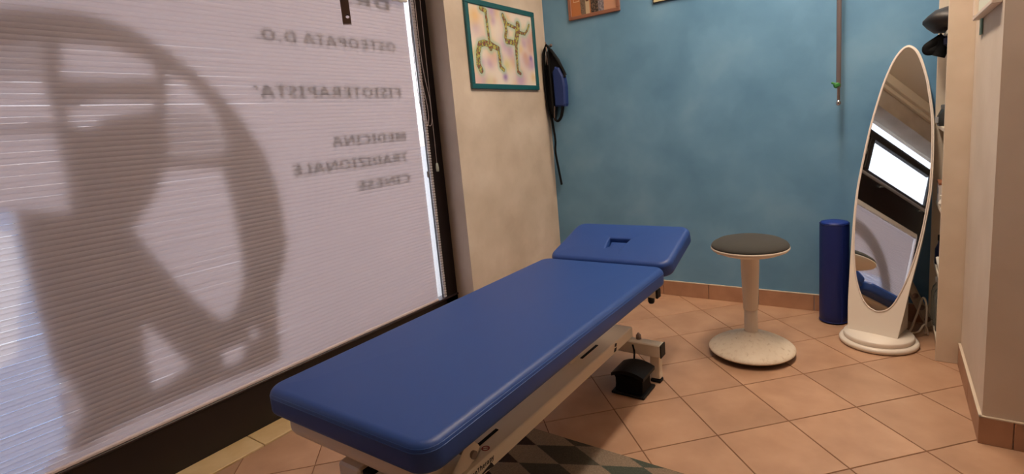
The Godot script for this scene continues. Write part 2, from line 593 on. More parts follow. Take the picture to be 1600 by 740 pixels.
func window_wall() -> void:
	var w := Node3D.new()
	w.name = "window_1"
	w.position = Vector3(-2.42, 0, 1.66)
	add_child(w)
	w.set_meta("kind", "structure")
	tag(w, "tall black framed shop window behind the white blind", "window")
	var z0 := 0.374
	var z1 := 3.95
	var zm := (z0 + z1) * 0.5
	var st := tool()
	box(st, Vector3(0.06, 0.225, z1 - z0), 0.003, at(Vector3(-2.42, 0.1125, zm)))
	part("base_panel", st, M.black_frame, w)
	st = tool()
	box(st, Vector3(0.075, 0.012, z1 - z0), 0.003, at(Vector3(-2.416, 0.229, zm)))
	part("sill_lip", st, mat(C(52, 40, 44), 0.35), w)
	for p in [[z0 + 0.0615, 0.123], [z1 - 0.06, 0.12]]:
		st = tool()
		box(st, Vector3(0.036, 3.33, p[1]), 0.004, at(Vector3(-2.408, 1.665, p[0])))
		part("frame_post", st, M.black_frame, w)
	for b in [[2.43, 0.44], [3.12, 0.1]]:
		st = tool()
		box(st, Vector3(0.06, b[1], z1 - z0 - 0.24), 0.004, at(Vector3(-2.42, b[0], zm)))
		part("frame_beam", st, M.black_frame, w)
	for m in [[2.59, 0.08, 2.86, 0.42], [2.24, 0.09, 2.99, 0.68]]:
		st = tool()
		box(st, Vector3(0.065, m[3], m[1]), 0.004, at(Vector3(-2.417, m[2], m[0])))
		part("frame_mullion", st, M.black_frame, w)
	st = tool()
	box(st, Vector3(0.004, 2.1, z1 - z0 - 0.24), 0.0, at(Vector3(-2.407, 1.28, zm)))
	part("glass_pane", st, M.glass, w)
	st = tool()
	box(st, Vector3(0.004, 2.1, z1 - z0 - 0.24), 0.0, at(Vector3(-2.421, 1.28, zm)))
	part("glass_pane", st, M.glass, w)
	st = tool()
	box(st, Vector3(0.006, 0.42, 1.2), 0.0, at(Vector3(-2.425, 2.86, 3.23)))
	part("glass_pane", st, M.glass, w)
	st = tool()
	box(st, Vector3(0.006, 0.16, z1 - z0 - 0.24), 0.0, at(Vector3(-2.425, 3.25, zm)))
	part("glass_pane", st, M.glass, w)
	# beige filling beside the transom pane, with a round ventilator
	for m in [[0.497, 2.195], [2.285, 2.55]]:
		st = tool()
		box(st, Vector3(0.04, 0.42, m[1] - m[0]), 0.003, at(Vector3(-2.43, 2.86, (m[0] + m[1]) * 0.5)))
		part("filler_board", st, M.cream, w)
	st = tool()
	var turn := Basis.from_euler(Vector3(0, 0, -PI / 2))
	lathe(st, [Vector2(0.0, 0.03), Vector2(0.05, 0.03), Vector2(0.055, 0.02), Vector2(0.075, 0.02), Vector2(0.08, 0.032), Vector2(0.105, 0.03), Vector2(0.115, 0.0)], 28, Transform3D(turn, Vector3(-2.41, 2.86, 2.42)))
	part("ventilator", st, mat(C(190, 184, 176), 0.5), w)
	# lettering cut from grey film, read from the street
	var film := mat(C(40, 44, 46), 0.6)
	var x := -2.400
	for line in [["DR.", 0.690, 2.085, 0.30, 0.06], ["OSTEOPATA D.O.", 0.68, 1.846, 0.87, 0.057], ["FISIOTERAPISTA'", 0.682, 1.578, 0.91, 0.058], ["MEDICINA", 0.683, 1.315, 0.53, 0.055], ["TRADIZIONALE", 0.687, 1.186, 0.775, 0.056], ["CINESE", 0.69, 1.056, 0.395, 0.054]]:
		var tm := TextMesh.new()
		var f := SystemFont.new()
		f.font_names = PackedStringArray(["Droid Sans"])
		f.font_weight = 700
		tm.font = f
		tm.text = line[0]
		tm.font_size = 48
		tm.pixel_size = 0.001
		tm.depth = 0.0008
		tm.horizontal_alignment = HORIZONTAL_ALIGNMENT_LEFT
		tm.vertical_alignment = VERTICAL_ALIGNMENT_BOTTOM
		var bb := tm.get_aabb()
		var sx: float = line[3] / maxf(bb.size.x, 0.001)
		var sy: float = line[4] / maxf(bb.size.y, 0.001)
		var o := part("lettering", tm, film, w)
		o.transform = o.transform * Transform3D(Basis(Vector3(0, 0, sx), Vector3(0, sy, 0), Vector3(-1, 0, 0)), Vector3(x, line[2] - bb.position.y * sy, line[1] - bb.position.x * sx))
	# the large round emblem: dark translucent film with openings
	var dark := mat(Color(0.12, 0.18, 0.17, 0.86), 0.7)
	dark.transparency = BaseMaterial3D.TRANSPARENCY_ALPHA
	var outer := poly([2.505, 1.02, 2.505, 1.19, 2.505, 1.2, 2.505, 1.86, 2.419, 1.88, 2.318, 1.889, 2.19, 1.892, 2.054, 1.855, 1.927, 1.77, 1.8, 1.656, 1.684, 1.513, 1.593, 1.328, 1.546, 1.117, 1.544, 0.888, 1.579, 0.764, 1.641, 0.655, 1.662, 0.489, 1.678, 0.299, 1.8, 0.295, 2.003, 0.309, 2.207, 0.314, 2.364, 0.3, 2.499, 0.27, 2.512, 0.321, 2.487, 0.539, 2.501, 0.695, 2.506, 0.867])
	var holes := [
		poly([2.276, 1.778, 2.141, 1.775, 1.999, 1.72, 1.994, 1.658, 2.164, 1.646, 2.294, 1.649]),
		poly([2.62, 1.70, 2.33, 1.782, 2.35, 1.607, 2.334, 1.493, 2.66, 1.481]),
		poly([2.298, 1.543, 2.176, 1.573, 2.003, 1.565, 2.03, 1.529, 2.188, 1.507, 2.245, 1.466, 2.3, 1.48]),
		poly([1.942, 1.686, 1.876, 1.64, 1.794, 1.53, 1.752, 1.37, 1.803, 1.316, 1.997, 1.326, 1.982, 1.507]),
		poly([2.02, 1.29, 1.798, 1.266, 1.779, 1.092, 1.779, 0.848, 1.794, 0.727, 1.847, 0.625, 1.902, 0.576, 2.002, 0.707, 2.115, 0.919, 2.177, 1.068, 2.087, 1.17]),
		poly([2.207, 0.692, 2.072, 0.438, 2.162, 0.408, 2.222, 0.39, 2.222, 0.526]),
		poly([2.469, 0.602, 2.451, 0.418, 2.5, 0.314]),
		poly([2.66, 1.471, 2.344, 1.459, 2.352, 1.236, 2.359, 1.165, 2.506, 1.203, 2.66, 1.2]),
		poly([1.939, 0.442, 1.821, 0.444, 1.873, 0.369, 1.936, 0.378]),
		poly([1.793, 0.52, 1.762, 0.477, 1.782, 0.435, 1.807, 0.471])]
	part("emblem_film", vinyl(outer, holes, x - 0.018, 0.008), dark, w, "dark shape on the glass seen through the blind")
	var mid := mat(Color(0.22, 0.23, 0.22, 0.45), 0.7)
	mid.transparency = BaseMaterial3D.TRANSPARENCY_ALPHA
	part("shade_film", vinyl(poly([1.99, 1.52, 1.83, 1.53, 1.752, 1.37, 1.803, 1.316, 1.997, 1.326]), [], x - 0.018, 0.01), mid, w)
	part("shade_film", vinyl(poly([2.66, 1.71, 2.33, 1.782, 2.35, 1.64, 2.66, 1.62]), [], x - 0.018, 0.01), mid, w)
	var ring := PackedVector2Array()      # the rest of the emblem's ring, past the edge of the picture
	for k in 41:
		var a := deg_to_rad(92.0 - 118.0 * k / 40)
		ring.append(Vector2(2.57 + 1.02 * cos(a), 0.98 + (1.02 if a > 0.0 else 1.0) * sin(a)))
	for k in 41:
		var a := deg_to_rad(-26.0 + 118.0 * k / 40)
		ring.append(Vector2(2.57 + 0.84 * cos(a), 0.98 + 0.84 * sin(a)))
	part("ring_film", vinyl(ring, [], x - 0.018, 0.012), dark, w)
	# pale frosted film over the glass, left off where the street shows brighter
	var pale := mat(Color(0.90, 0.86, 0.86, 0.8), 0.8)
	pale.transparency = BaseMaterial3D.TRANSPARENCY_ALPHA
	pale.backlight_enabled = true
	pale.backlight = Color(0.8, 0.76, 0.76)
	var corner := poly([2.508, 1.192, 2.506, 1.031, 2.506, 0.867, 2.501, 0.695, 2.487, 0.539, 2.512, 0.321, 2.605, 0.235, 3.82, 0.235, 3.82, 1.2, 3.3, 1.45, 2.9, 1.4])
	var clear := poly([2.68, 1.18, 2.523, 1.123, 2.517, 0.988, 2.554, 0.836, 2.58, 0.7, 2.66, 0.66, 2.74, 0.8])
	part("frosted_film", vinyl(poly([0.57, 0.235, 3.82, 0.235, 3.82, 2.3, 0.57, 2.3]), [corner], x - 0.004, 0.02), pale, w)
	var sky_blue := mat(Color(0.36, 0.56, 1.0, 0.45), 0.5)
	sky_blue.transparency = BaseMaterial3D.TRANSPARENCY_ALPHA
	sky_blue.backlight_enabled = true
	sky_blue.backlight = Color(0.6, 0.78, 1.0)
	part("blue_film", vinyl(corner, [clear], x - 0.004, 0.01), sky_blue, w, "light blue film at the lower corner of the glass")
	# the pavement outside
	st = tool()
	box(st, Vector3(60, 0.1, 160), 0.0, at(Vector3(-32.6, -0.12, 0)))
	struct("pavement", st, mat(C(206, 202, 198), 0.9), "pale pavement outside behind the window", "pavement")

func blind() -> void:
	var b := thing("pleated_blind", Vector3(-2.4, 0.235, 1.7), "white pleated cellular blind drawn down over the whole window", "blind")
	var cloth := mat(C(170, 166, 172), 0.85, 0.0, 0.2)
	cloth.backlight_enabled = true
	cloth.backlight = Color(1.0, 0.96, 0.965) * 1.0
	var st := tool()
	var z0 := 0.568
	var z1 := 3.745
	var pitch := 0.02
	var y := 0.252
	var k := 0
	var zs := []
	for i in 19:
		zs.append(lerpf(z0, z1, pow(i / 18.0, 1.15)))
	while y < 2.14:
		# one cell: short ledge, swelling front, short ledge; hairs of light where cells do not quite meet
		var f := 0.0026 + rng.randf() * 0.0007
		var bright := 0.0
		if k % 2 == 0:
			bright = 0.0016
		if rng.randf() < 0.2:
			bright += 0.0014
		var gaps := []
		for z in zs:
			gaps.append(bright * (1.0 + maxf(0.0, 1.3 - y) * 1.3) * smoothstep(1.3, 1.75, z) * rng.randf_range(0.45, 1.25) * (1.25 if y > 1.2 and y < 1.62 else 0.8) + 0.00005)
		for i in zs.size() - 1:
			var P := []
			for e in 2:
				var g: float = gaps[i + e]
				var a := y + 0.00003
				var c := y + pitch - g
				P.append([Vector2(-2.3945, a), Vector2(-2.3925, a), Vector2(-2.3925 + f * 0.7, a + 0.004), Vector2(-2.3925 + f, y + pitch * 0.5), Vector2(-2.3925 + f * 0.7, c - 0.004), Vector2(-2.3925, c), Vector2(-2.3945, c)])
			for q in 6:
				var a0: Vector2 = P[0][q]
				var a1: Vector2 = P[0][q + 1]
				var b0: Vector2 = P[1][q]
				var b1: Vector2 = P[1][q + 1]
				quad(st, Vector3(a0.x, a0.y, zs[i]), Vector3(a1.x, a1.y, zs[i]), Vector3(b1.x, b1.y, zs[i + 1]), Vector3(b0.x, b0.y, zs[i + 1]), Vector3(a1.y - a0.y, a0.x - a1.x, 0))
		y += pitch
		k += 1
	part("pleated_fabric", st, cloth, b).set_meta("kind", "stuff")
	st = tool()
	box(st, Vector3(0.022, 0.014, z1 - z0), 0.003, at(Vector3(-2.393, 0.2425, (z0 + z1) * 0.5)))
	part("bottom_rail", st, mat(C(214, 200, 202), 0.5), b)
	st = tool()
	box(st, Vector3(0.03, 0.06, z1 - z0 + 0.02), 0.005, at(Vector3(-2.376, 2.18, (z0 + z1) * 0.5)))
	var hr := part("head_rail", st, mat(C(240, 236, 234), 0.4), b)
	st = tool()
	for n in 52:                        # scalloped hem of the head rail
		lathe(st, [Vector2(0.0, 0.0), Vector2(0.026, 0.0), Vector2(0.026, 0.003), Vector2(0.0, 0.003)], 14, Transform3D(Basis.from_euler(Vector3(0, 0, -PI / 2)), Vector3(-2.364, 2.165, z0 + 0.05 + n * 0.06)))
	part("scallops", st, mat(C(242, 238, 236), 0.5), hr).set_meta("kind", "stuff")
	st = tool()
	tube(st, [Vector3(-2.31, 2.53, 0.55), Vector3(-2.31, 2.53, 3.78)], 0.018, 12)
	part("chrome_rod", st, mat(C(214, 214, 216), 0.4, 0.7), b)
	for z in [0.6, 2.1, 2.9, 3.72]:
		st = tool()
		box(st, Vector3(0.08, 0.03, 0.02), 0.003, at(Vector3(-2.35, 2.53, z)))
		part("rod_bracket", st, M.chrome, b)
	# ribbed side guide
	st = tool()
	y = 0.24
	while y < 2.19:
		box(st, Vector3(0.012, 0.013, 0.02), 0.002, at(Vector3(-2.384, y + 0.008, 0.503)))
		y += 0.018
	box(st, Vector3(0.006, 1.95, 0.02), 0.001, at(Vector3(-2.389, 1.215, 0.503)))
	part("side_guide", st, mat(C(186, 182, 186), 0.5), b)
	# cords and their toggles
	var cord := mat(C(158, 146, 146), 0.7)
	st = tool()
	tube(st, curve([Vector3(-2.365, 2.19, 0.535), Vector3(-2.36, 1.78, 0.53), Vector3(-2.355, 1.5, 0.50), Vector3(-2.355, 1.40, 0.515), Vector3(-2.357, 1.42, 0.545), Vector3(-2.36, 1.6, 0.565), Vector3(-2.362, 1.9, 0.56), Vector3(-2.365, 2.19, 0.55)], 8), 0.0022, 6)
	tube(st, curve([Vector3(-2.362, 2.19, 0.50), Vector3(-2.355, 1.8, 0.505), Vector3(-2.352, 1.55, 0.475), Vector3(-2.352, 1.42, 0.478), Vector3(-2.353, 1.40, 0.51), Vector3(-2.356, 1.5, 0.525), Vector3(-2.36, 1.9, 0.52), Vector3(-2.362, 2.19, 0.515)], 8), 0.0022, 6)
	part("loop_cord", st, cord, b)
	st = tool()
	tube(st, curve([Vector3(-2.36, 2.19, 0.455), Vector3(-2.36, 1.6, 0.462), Vector3(-2.36, 1.14, 0.468)], 6), 0.0018, 6)
	part("pull_cord", st, cord, b)
	st = tool()
	lathe(st, [Vector2(0, 1.095), Vector2(0.009, 1.096), Vector2(0.011, 1.12), Vector2(0.007, 1.15), Vector2(0, 1.152)], 12, at(Vector3(-2.36, 0, 0.468)))
	part("cord_toggle", st, mat(C(176, 186, 176), 0.5), b)
	st = tool()
	box(st, Vector3(0.012, 0.04, 0.012), 0.002, at(Vector3(-2.384, 1.085, 0.535)))
	part("cord_clip", st, mat(C(110, 106, 110), 0.5), b)

# ------------------------------------------------------------------ treatment table
func treatment_table() -> void:
	var t := thing("treatment_table", Vector3(-1.065, 0, 1.4), "long blue padded treatment table on a cream steel base", "treatment table")
	var x0 := -1.065
	var hx := 0.333
	var top := 0.65
	var thick := 0.078
	var zc := 1.506
	var hz := 0.772
	var st := tool()
	slab(st, hx, hz, 0.06, cushion_profile(thick, 0.026), at(Vector3(x0, top - thick, zc)))
	var pad := part("main_pad", st, M.blue_vinyl, t, "long flat blue pad")
	st = tool()
	for q in [[0.0045, thick - 0.014], [0.0015, thick - 0.022]]:
		var ring := []
		for p in rrect(hx - q[0], hz - q[0], 0.06 - q[0]):
			ring.append(Vector3(x0 + p.x, top - thick + q[1], zc + p.y))
		ring.append(ring[0])
		tube(st, ring, 0.0018, 6, false)
	part("piping", st, M.piping, pad)
	# head section, raised at its far end, with a face opening
	var head := Transform3D(Basis(Vector3.RIGHT, deg_to_rad(16.5)), Vector3(x0, 0.648, 0.715))
	var hh := 0.196
	var hxf := head * at(Vector3(0, -thick, -hh - 0.004))
	var hole := PackedVector2Array([Vector2(-0.06, -0.022), Vector2(0.06, -0.022), Vector2(0.036, 0.118), Vector2(-0.032, 0.118)])
	st = tool()
	slab(st, hx - 0.002, hh, 0.06, cushion_profile(thick, 0.026), hxf, hole)
	var hp := part("head_pad", st, M.blue_vinyl, t, "tilted blue head pad with face opening")
	st = tool()
	var plug := Geometry2D.offset_polygon(hole, -0.009, Geometry2D.JOIN_ROUND)[0]
	prism(st, plug, 0.012, thick - 0.016, hxf * Transform3D(Basis(Vector3.RIGHT, Vector3.BACK, Vector3.UP), Vector3.ZERO), 0.003)
	part("face_hole_plug", st, M.blue_vinyl, hp)
	# upper frame under the pads
	st = tool()
	slab(st, 0.265, 0.15, 0.04, [Vector2(0.022, 0.0), Vector2(0.008, 0.005), Vector2(0.001, 0.018), Vector2(0, 0.03), Vector2(0, 0.056), Vector2(0.0, 0.058)], at(Vector3(x0, 0.514, 2.11)))
	part("foot_board", st, M.white_steel, t, "cream rounded board under the near end of the pad")
	st = tool()
	box(st, Vector3(0.42, 0.02, 1.2), 0.004, at(Vector3(x0, 0.561, 1.36)))
	part("pad_base", st, M.white_steel, t)
	st = tool()
	box(st, Vector3(0.5, 0.018, 0.34), 0.004, head * at(Vector3(0, -thick - 0.012, -0.2)))
	part("head_board", st, M.white_steel, t)
	for x in [[-1.12, -1.032], [-0.986, -0.93]]:
		st = tool()
		box(st, Vector3(x[1] - x[0], 0.068, 1.32), 0.006, at(Vector3((x[0] + x[1]) * 0.5, 0.45, 1.585)))
		part("upper_rail", st, M.white_steel, t)
	st = tool()
	box(st, Vector3(0.036, 0.056, 0.05), 0.002, at(Vector3(-1.009, 0.455, 2.212)))
	part("end_plug", st, M.matt_black, t, "black plug between the upper rails")
	for z in [1.05, 1.85]:
		st = tool()
		box(st, Vector3(0.3, 0.066, 0.06), 0.003, at(Vector3(-1.08, 0.517, z)))
		part("cross_bearer", st, M.white_steel, t)
	# base: a wide flat beam, cross feet at both ends
	var bxf := at(Vector3(-1.15, 0.262, 0.575))
	st = tool()
	box(st, Vector3(0.32, 0.055, 1.62), 0.004, bxf * at(Vector3(0, -0.0275, 0.81)))
	var beam := part("base_beam", st, M.white_steel, t, "wide cream beam with slots")
	for q in [[0.095, 0.36, 0.16], [0.093, 1.155, 0.16]]:
		st = tool()
		box(st, Vector3(0.014, 0.004, q[2]), 0.001, bxf * at(Vector3(q[0], 0.0005, q[1])))
		part("slot", st, M.matt_black, beam)
	# marks on the beam: red round warning, lettering, small dark emblem
	st = tool()
	lathe(st, [Vector2(0.0105, 0.0), Vector2(0.0105, 0.001), Vector2(0.0145, 0.001), Vector2(0.0145, 0.0)], 20, bxf * at(Vector3(0.127, 0.0, 1.185)))
	box(st, Vector3(0.024, 0.001, 0.003), 0.0, bxf * at(Vector3(0.127, 0.0006, 1.185), Vector3(0, 0.7, 0)))
	part("warning_mark", st, mat(C(150, 40, 36), 0.6), beam, "small round red warning mark")
	var ink := mat(C(30, 30, 40), 0.6)
	var tm := TextMesh.new()
	var f := SystemFont.new()
	f.font_names = PackedStringArray(["Droid Sans"])
	f.font_weight = 700
	f.font_italic = true
	tm.font = f
	tm.text = "HelenTherapy"
	tm.font_size = 32
	tm.pixel_size = 0.0007
	tm.depth = 0.0006
	tm.horizontal_alignment = HORIZONTAL_ALIGNMENT_RIGHT
	var o := part("lettering", tm, ink, beam)
	o.transform = o.transform * bxf * Transform3D(Basis(Vector3(0, 0, -1), Vector3(0, 1, 0), Vector3(1, 0, 0)), Vector3(0.1606, -0.02, 1.185))
	st = tool()
	prism(st, poly([1.30, -0.05, 1.2, -0.032, 1.188, -0.052, 1.23, -0.046]), 0.0, 0.0006, bxf * Transform3D(Basis(Vector3(0, 0, 1), Vector3(0, 1, 0), Vector3(-1, 0, 0)), Vector3(0.161, 0, 0)))
	part("swoosh", st, ink, beam, "dark swoosh under the lettering")
	st = tool()
	prism(st, poly([0.195, -0.012, 0.215, -0.006, 0.225, -0.02, 0.205, -0.026]), 0.0, 0.0006, bxf * Transform3D(Basis(Vector3(0, 0, 1), Vector3(0, 1, 0), Vector3(-1, 0, 0)), Vector3(0.161, 0, 0)))
	part("emblem", st, ink, beam, "small dark emblem at the far end")
	st = tool()
	prism(st, poly([0.2, -0.03, 0.225, -0.028, 0.235, -0.044, 0.21, -0.047]), 0.0, 0.0006, bxf * Transform3D(Basis(Vector3(0, 0, 1), Vector3(0, 1, 0), Vector3(-1, 0, 0)), Vector3(0.161, 0, 0)))
	part("emblem", st, ink, beam, "small dark emblem at the far end")
	for zz in [0.6, 2.1]:
		st = tool()
		box(st, Vector3(0.56, 0.066, 0.06), 0.005, at(Vector3(-1.105, 0.172, zz)))
		var bar := part("cross_bar", st, M.white_steel, t)
		for s in [-1.0, 1.0]:
			st = tool()
			box(st, Vector3(0.006, 0.068, 0.062), 0.002, at(Vector3(-1.105 + s * 0.282, 0.172, zz)))
			part("end_cap", st, M.black_plastic, bar)
			st = tool()
			var lift := 0.009 if zz > 1.5 else 0.0
			box(st, Vector3(0.05, 0.125, 0.04), 0.004, at(Vector3(-1.105 + s * 0.245, 0.0825 + lift * 0.5, zz)))
			var leg := part("leg", st, M.white_steel, t)
			st = tool()
			box(st, Vector3(0.054, 0.016, 0.044), 0.003, at(Vector3(-1.105 + s * 0.245, 0.008 + lift, zz)))
			part("rubber_foot", st, M.black_plastic, leg)
	# bolts where the beam meets the cross bar
	for p in [Vector3(-0.955, 0.222, 0.585), Vector3(-1.30, 0.222, 0.585)]:
		st = tool()
		lathe(st, [Vector2(0.0, -0.018), Vector2(0.014, -0.018), Vector2(0.014, 0.006), Vector2(0.008, 0.008), Vector2(0.006, 0.016), Vector2(0, 0.017)], 8, at(p))
		part("bolt", st, M.steel, t)
	# lifting arms between base and upper frame
	for s in [[-1.05, 1.83, 0.21, 2.01, 0.07], [-1.27, 1.83, 0.21, 2.01, 0.07]]:
		st = tool()
		tube(st, [Vector3(s[0] + 0.03, s[2] + 0.1, s[1] - 0.02), Vector3(s[0] + 0.03, s[4] + 0.1, s[3])], 0.042, 4, true, Vector2(0.35, 1.0))
		part("lifting_arm", st, M.white_steel, t)
	for p in [[1.05, 0.30], [1.95, 0.35]]:
		for x in [-1.085, -1.24]:
			st = tool()
			box(st, Vector3(0.03, 0.24, 0.075), 0.003, at(Vector3(x, 0.375, p[0])))
			part("upright_plate", st, M.white_steel, t)
	st = tool()
	tube(st, [Vector3(-1.0, 0.292, 1.84), Vector3(-1.29, 0.292, 1.84)], 0.014, 10)
	part("pivot_pin", st, M.steel, t)
	st = tool()
	tube(st, [Vector3(-1.13, 0.33, 1.9), Vector3(-1.13, 0.45, 1.1)], 0.026, 12)
	tube(st, [Vector3(-1.13, 0.41, 1.36), Vector3(-1.13, 0.48, 0.9)], 0.015, 10)
	part("lift_motor", st, mat(C(60, 58, 58), 0.5), t)
	# adjusting bar of the head section with its black knob
	st = tool()
	box(st, Vector3(0.44, 0.044, 0.044), 0.004, at(Vector3(-1.095, 0.432, 0.50)))
	var hb := part("head_bar", st, M.white_steel, t)
	st = tool()
	box(st, Vector3(0.012, 0.046, 0.046), 0.003, at(Vector3(-0.871, 0.432, 0.50)))
	part("end_cap", st, M.black_plastic, hb)
	st = tool()
	box(st, Vector3(0.036, 0.16, 0.03), 0.003, at(Vector3(-0.91, 0.53, 0.50)))
	part("head_post", st, M.white_steel, t)
	st = tool()
	lathe(st, [Vector2(0.0, 0.372), Vector2(0.012, 0.375), Vector2(0.017, 0.384), Vector2(0.017, 0.405), Vector2(0.021, 0.408), Vector2(0.021, 0.412)], 16, at(Vector3(-0.91, 0, 0.50)))
	part("clamp_knob", st, M.black_plastic, t)
	st = tool()
	lathe(st, [Vector2(0.022, 0.453), Vector2(0.023, 0.455), Vector2(0.023, 0.47), Vector2(0.0, 0.472)], 16, at(Vector3(-0.91, 0, 0.50)))
	part("sleeve", st, M.black_plastic, t)

func foot_switch() -> void:
	var c := Vector3(-0.931, 0, 0.735)
	var o := thing("foot_switch", c, "black foot pedal switch on the floor under the treatment table", "foot switch")
	var st := tool()
	box(st, Vector3(0.172, 0.014, 0.152), 0.004, at(c + Vector3(0, 0.007, 0)))
	part("base_plate", st, M.black_plastic, o)
	st = tool()
	prism(st, poly([-0.058, 0.014, 0.06, 0.014, 0.05, 0.045, 0.05, 0.075, 0.066, 0.1, -0.066, 0.1, -0.048, 0.07, -0.046, 0.04]), -0.07, 0.07, Transform3D(Basis(Vector3(0, 0, 1), Vector3.UP, Vector3(-1, 0, 0)), c))
	part("pedal_body", st, M.matt_black, o)
	st = tool()
	var arch := PackedVector2Array()
	for k in 13:
		var a := -0.084 + 0.168 * k / 12
		arch.append(Vector2(a, 0.106 + 0.022 * (1 - pow(a / 0.084, 2))))
	for k in 13:
		var a := 0.084 - 0.168 * k / 12
		arch.append(Vector2(a, 0.09 + 0.018 * (1 - pow(a / 0.084, 2))))
	prism(st, arch, -0.08, 0.07, at(c))
	part("pedal_hood", st, M.black_plastic, o)
	st = tool()
	tube(st, curve([c + Vector3(-0.02, 0.09, -0.06), c + Vector3(-0.03, 0.15, -0.1), Vector3(-0.97, 0.19, 0.63)], 8), 0.005, 6)
	part("cable", st, M.matt_black, o)

func rug() -> void:
	# woven harlequin of grey, green and brown; the pattern is dyed yarn
	var x0 := -1.6
	var z0 := 1.25
	var w := 1.95
	var d := 1.15
	var W := 780
	var H := 460
	var im := Image.create(W, H, false, Image.FORMAT_RGB8)
	var r2 := RandomNumberGenerator.new()
	r2.seed = 3
	var e1 := Vector2(0.15, -0.0655)
	var e2 := Vector2(0.15, 0.0655)
	var det := e1.x * e2.y - e1.y * e2.x
	var lights := [C(150, 132, 112), C(138, 122, 106), C(160, 146, 126)]
	var darks := [C(78, 84, 76), C(70, 58, 52), C(84, 80, 70)]
	for py in H:
		for px in W:
			var p := Vector2(x0 + w * px / W, z0 + d * py / H) - Vector2(-0.811, 1.347)
			var a := (p.x * e2.y - p.y * e2.x) / det
			var b := (e1.x * p.y - e1.y * p.x) / det
			var i := int(floor(a))
			var j := int(floor(b))
			var k := absi((i * 7 + j * 13) % 3)
			var c: Color = darks[k] if (i + j) % 2 == 0 else lights[k]
			var v := r2.randf_range(0.88, 1.08)
			im.set_pixel(px, py, Color(c.r * v, c.g * v, c.b * v))
	var m := mat(Color.WHITE, 0.95, 0.0, 0.2)
	m.albedo_texture = ImageTexture.create_from_image(im)
	var st := tool()
	var n := 40
	var y := func(q: Vector2) -> float: return 0.007 + 0.0012 * sin(q.x * 9.0) * cos(q.y * 7.0)
	st.set_smooth_group(1)
	for i in n:
		for j in n:
			for t in [[[0, 0], [1, 0], [1, 1]], [[0, 0], [1, 1], [0, 1]]]:
				for q in t:
					var u := Vector2(float(i + q[0]) / n, float(j + q[1]) / n)
					st.set_uv(u)
					var p := Vector2(x0 + u.x * w, z0 + u.y * d)
					st.add_vertex(Vector3(p.x, y.call(p), p.y))
	var o := thing("rug", Vector3(-0.4, 0, 1.8), "grey, green and brown diamond patterned woven rug under the table end", "rug")
	part("woven_pile", st, m, o)
	st = tool()
	box(st, Vector3(w, 0.005, 0.006), 0.001, at(Vector3(x0 + w * 0.5, 0.0035, z0)))
	box(st, Vector3(w, 0.005, 0.006), 0.001, at(Vector3(x0 + w * 0.5, 0.0035, z0 + d)))
	box(st, Vector3(0.006, 0.005, d), 0.001, at(Vector3(x0, 0.0035, z0 + d * 0.5)))
	box(st, Vector3(0.006, 0.005, d), 0.001, at(Vector3(x0 + w, 0.0035, z0 + d * 0.5)))
	part("bound_edge", st, mat(C(112, 96, 80), 0.95), o)

# ------------------------------------------------------------------ stool, roller, mirror
func stool() -> void:
	var c := Vector3(-0.508, 0, 0.09)
	var o := thing("wobble_stool", c, "white wobble stool with dark grey round seat and scuffed domed foot", "stool")
	var base := tri_map(mat(Color.WHITE, 0.5), noise_tex(0.03, [[0.0, C(150, 122, 92)], [0.14, C(196, 176, 150)], [0.26, C(228, 214, 194)], [1.0, C(234, 222, 204)]], 512, 5, 40.0, 51), 2.4)
	var st := tool()
	lathe(st, [Vector2(0.0, 0.004), Vector2(0.1, 0.006), Vector2(0.19, 0.020), Vector2(0.214, 0.028), Vector2(0.222, 0.034), Vector2(0.221, 0.040), Vector2(0.21, 0.050), Vector2(0.18, 0.068), Vector2(0.14, 0.088), Vector2(0.1, 0.105), Vector2(0.06, 0.12), Vector2(0.042, 0.127), Vector2(0.036, 0.132)], 56, at(c))
	part("domed_foot", st, base, o, "scuffed white dome")
	st = tool()
	lathe(st, [Vector2(0.0, 0.0), Vector2(0.08, 0.002), Vector2(0.19, 0.018), Vector2(0.212, 0.0265)], 48, at(c))
	part("rubber_sole", st, M.matt_black, o)
	st = tool()
	lathe(st, [Vector2(0.034, 0.125), Vector2(0.034, 0.262), Vector2(0.0, 0.262)], 28, at(c))
	part("lower_post", st, M.cream, o)
	st = tool()
	lathe(st, [Vector2(0.034, 0.255), Vector2(0.0375, 0.257), Vector2(0.046, 0.48), Vector2(0.047, 0.555), Vector2(0.06, 0.566), Vector2(0.0, 0.566)], 28, at(c))
	part("upper_post", st, M.cream, o)
	st = tool()
	lathe(st, [Vector2(0.0, 0.56), Vector2(0.12, 0.563), Vector2(0.15, 0.572), Vector2(0.19, 0.59), Vector2(0.1965, 0.598), Vector2(0.196, 0.606), Vector2(0.18, 0.61), Vector2(0.0, 0.61)], 56, at(c))
	var pan := part("seat_pan", st, M.cream, o)
	st = tool()
	box(st, Vector3(0.05, 0.016, 0.03), 0.005, at(c + Vector3(-0.13, 0.572, 0.05)))
	part("height_lever", st, M.cream, pan)
	st = tool()
	var pad := mat(C(66, 65, 62), 0.9)
	bumped(pad, noise_tex(0.3, [], 256, 2, 0.0, 61, true, 6.0), 0.4)
	pad.uv1_triplanar = true
	pad.uv1_scale = Vector3.ONE * 8.0
	pad.rim_enabled = true
	pad.rim = 0.3
	lathe(st, [Vector2(0.19, 0.603), Vector2(0.1945, 0.609), Vector2(0.193, 0.616), Vector2(0.185, 0.627), Vector2(0.16, 0.641), Vector2(0.12, 0.651), Vector2(0.07, 0.658), Vector2(0.03, 0.660), Vector2(0.0, 0.6605)], 56, at(c))
	part("seat", st, pad, o, "dark grey upholstered seat")

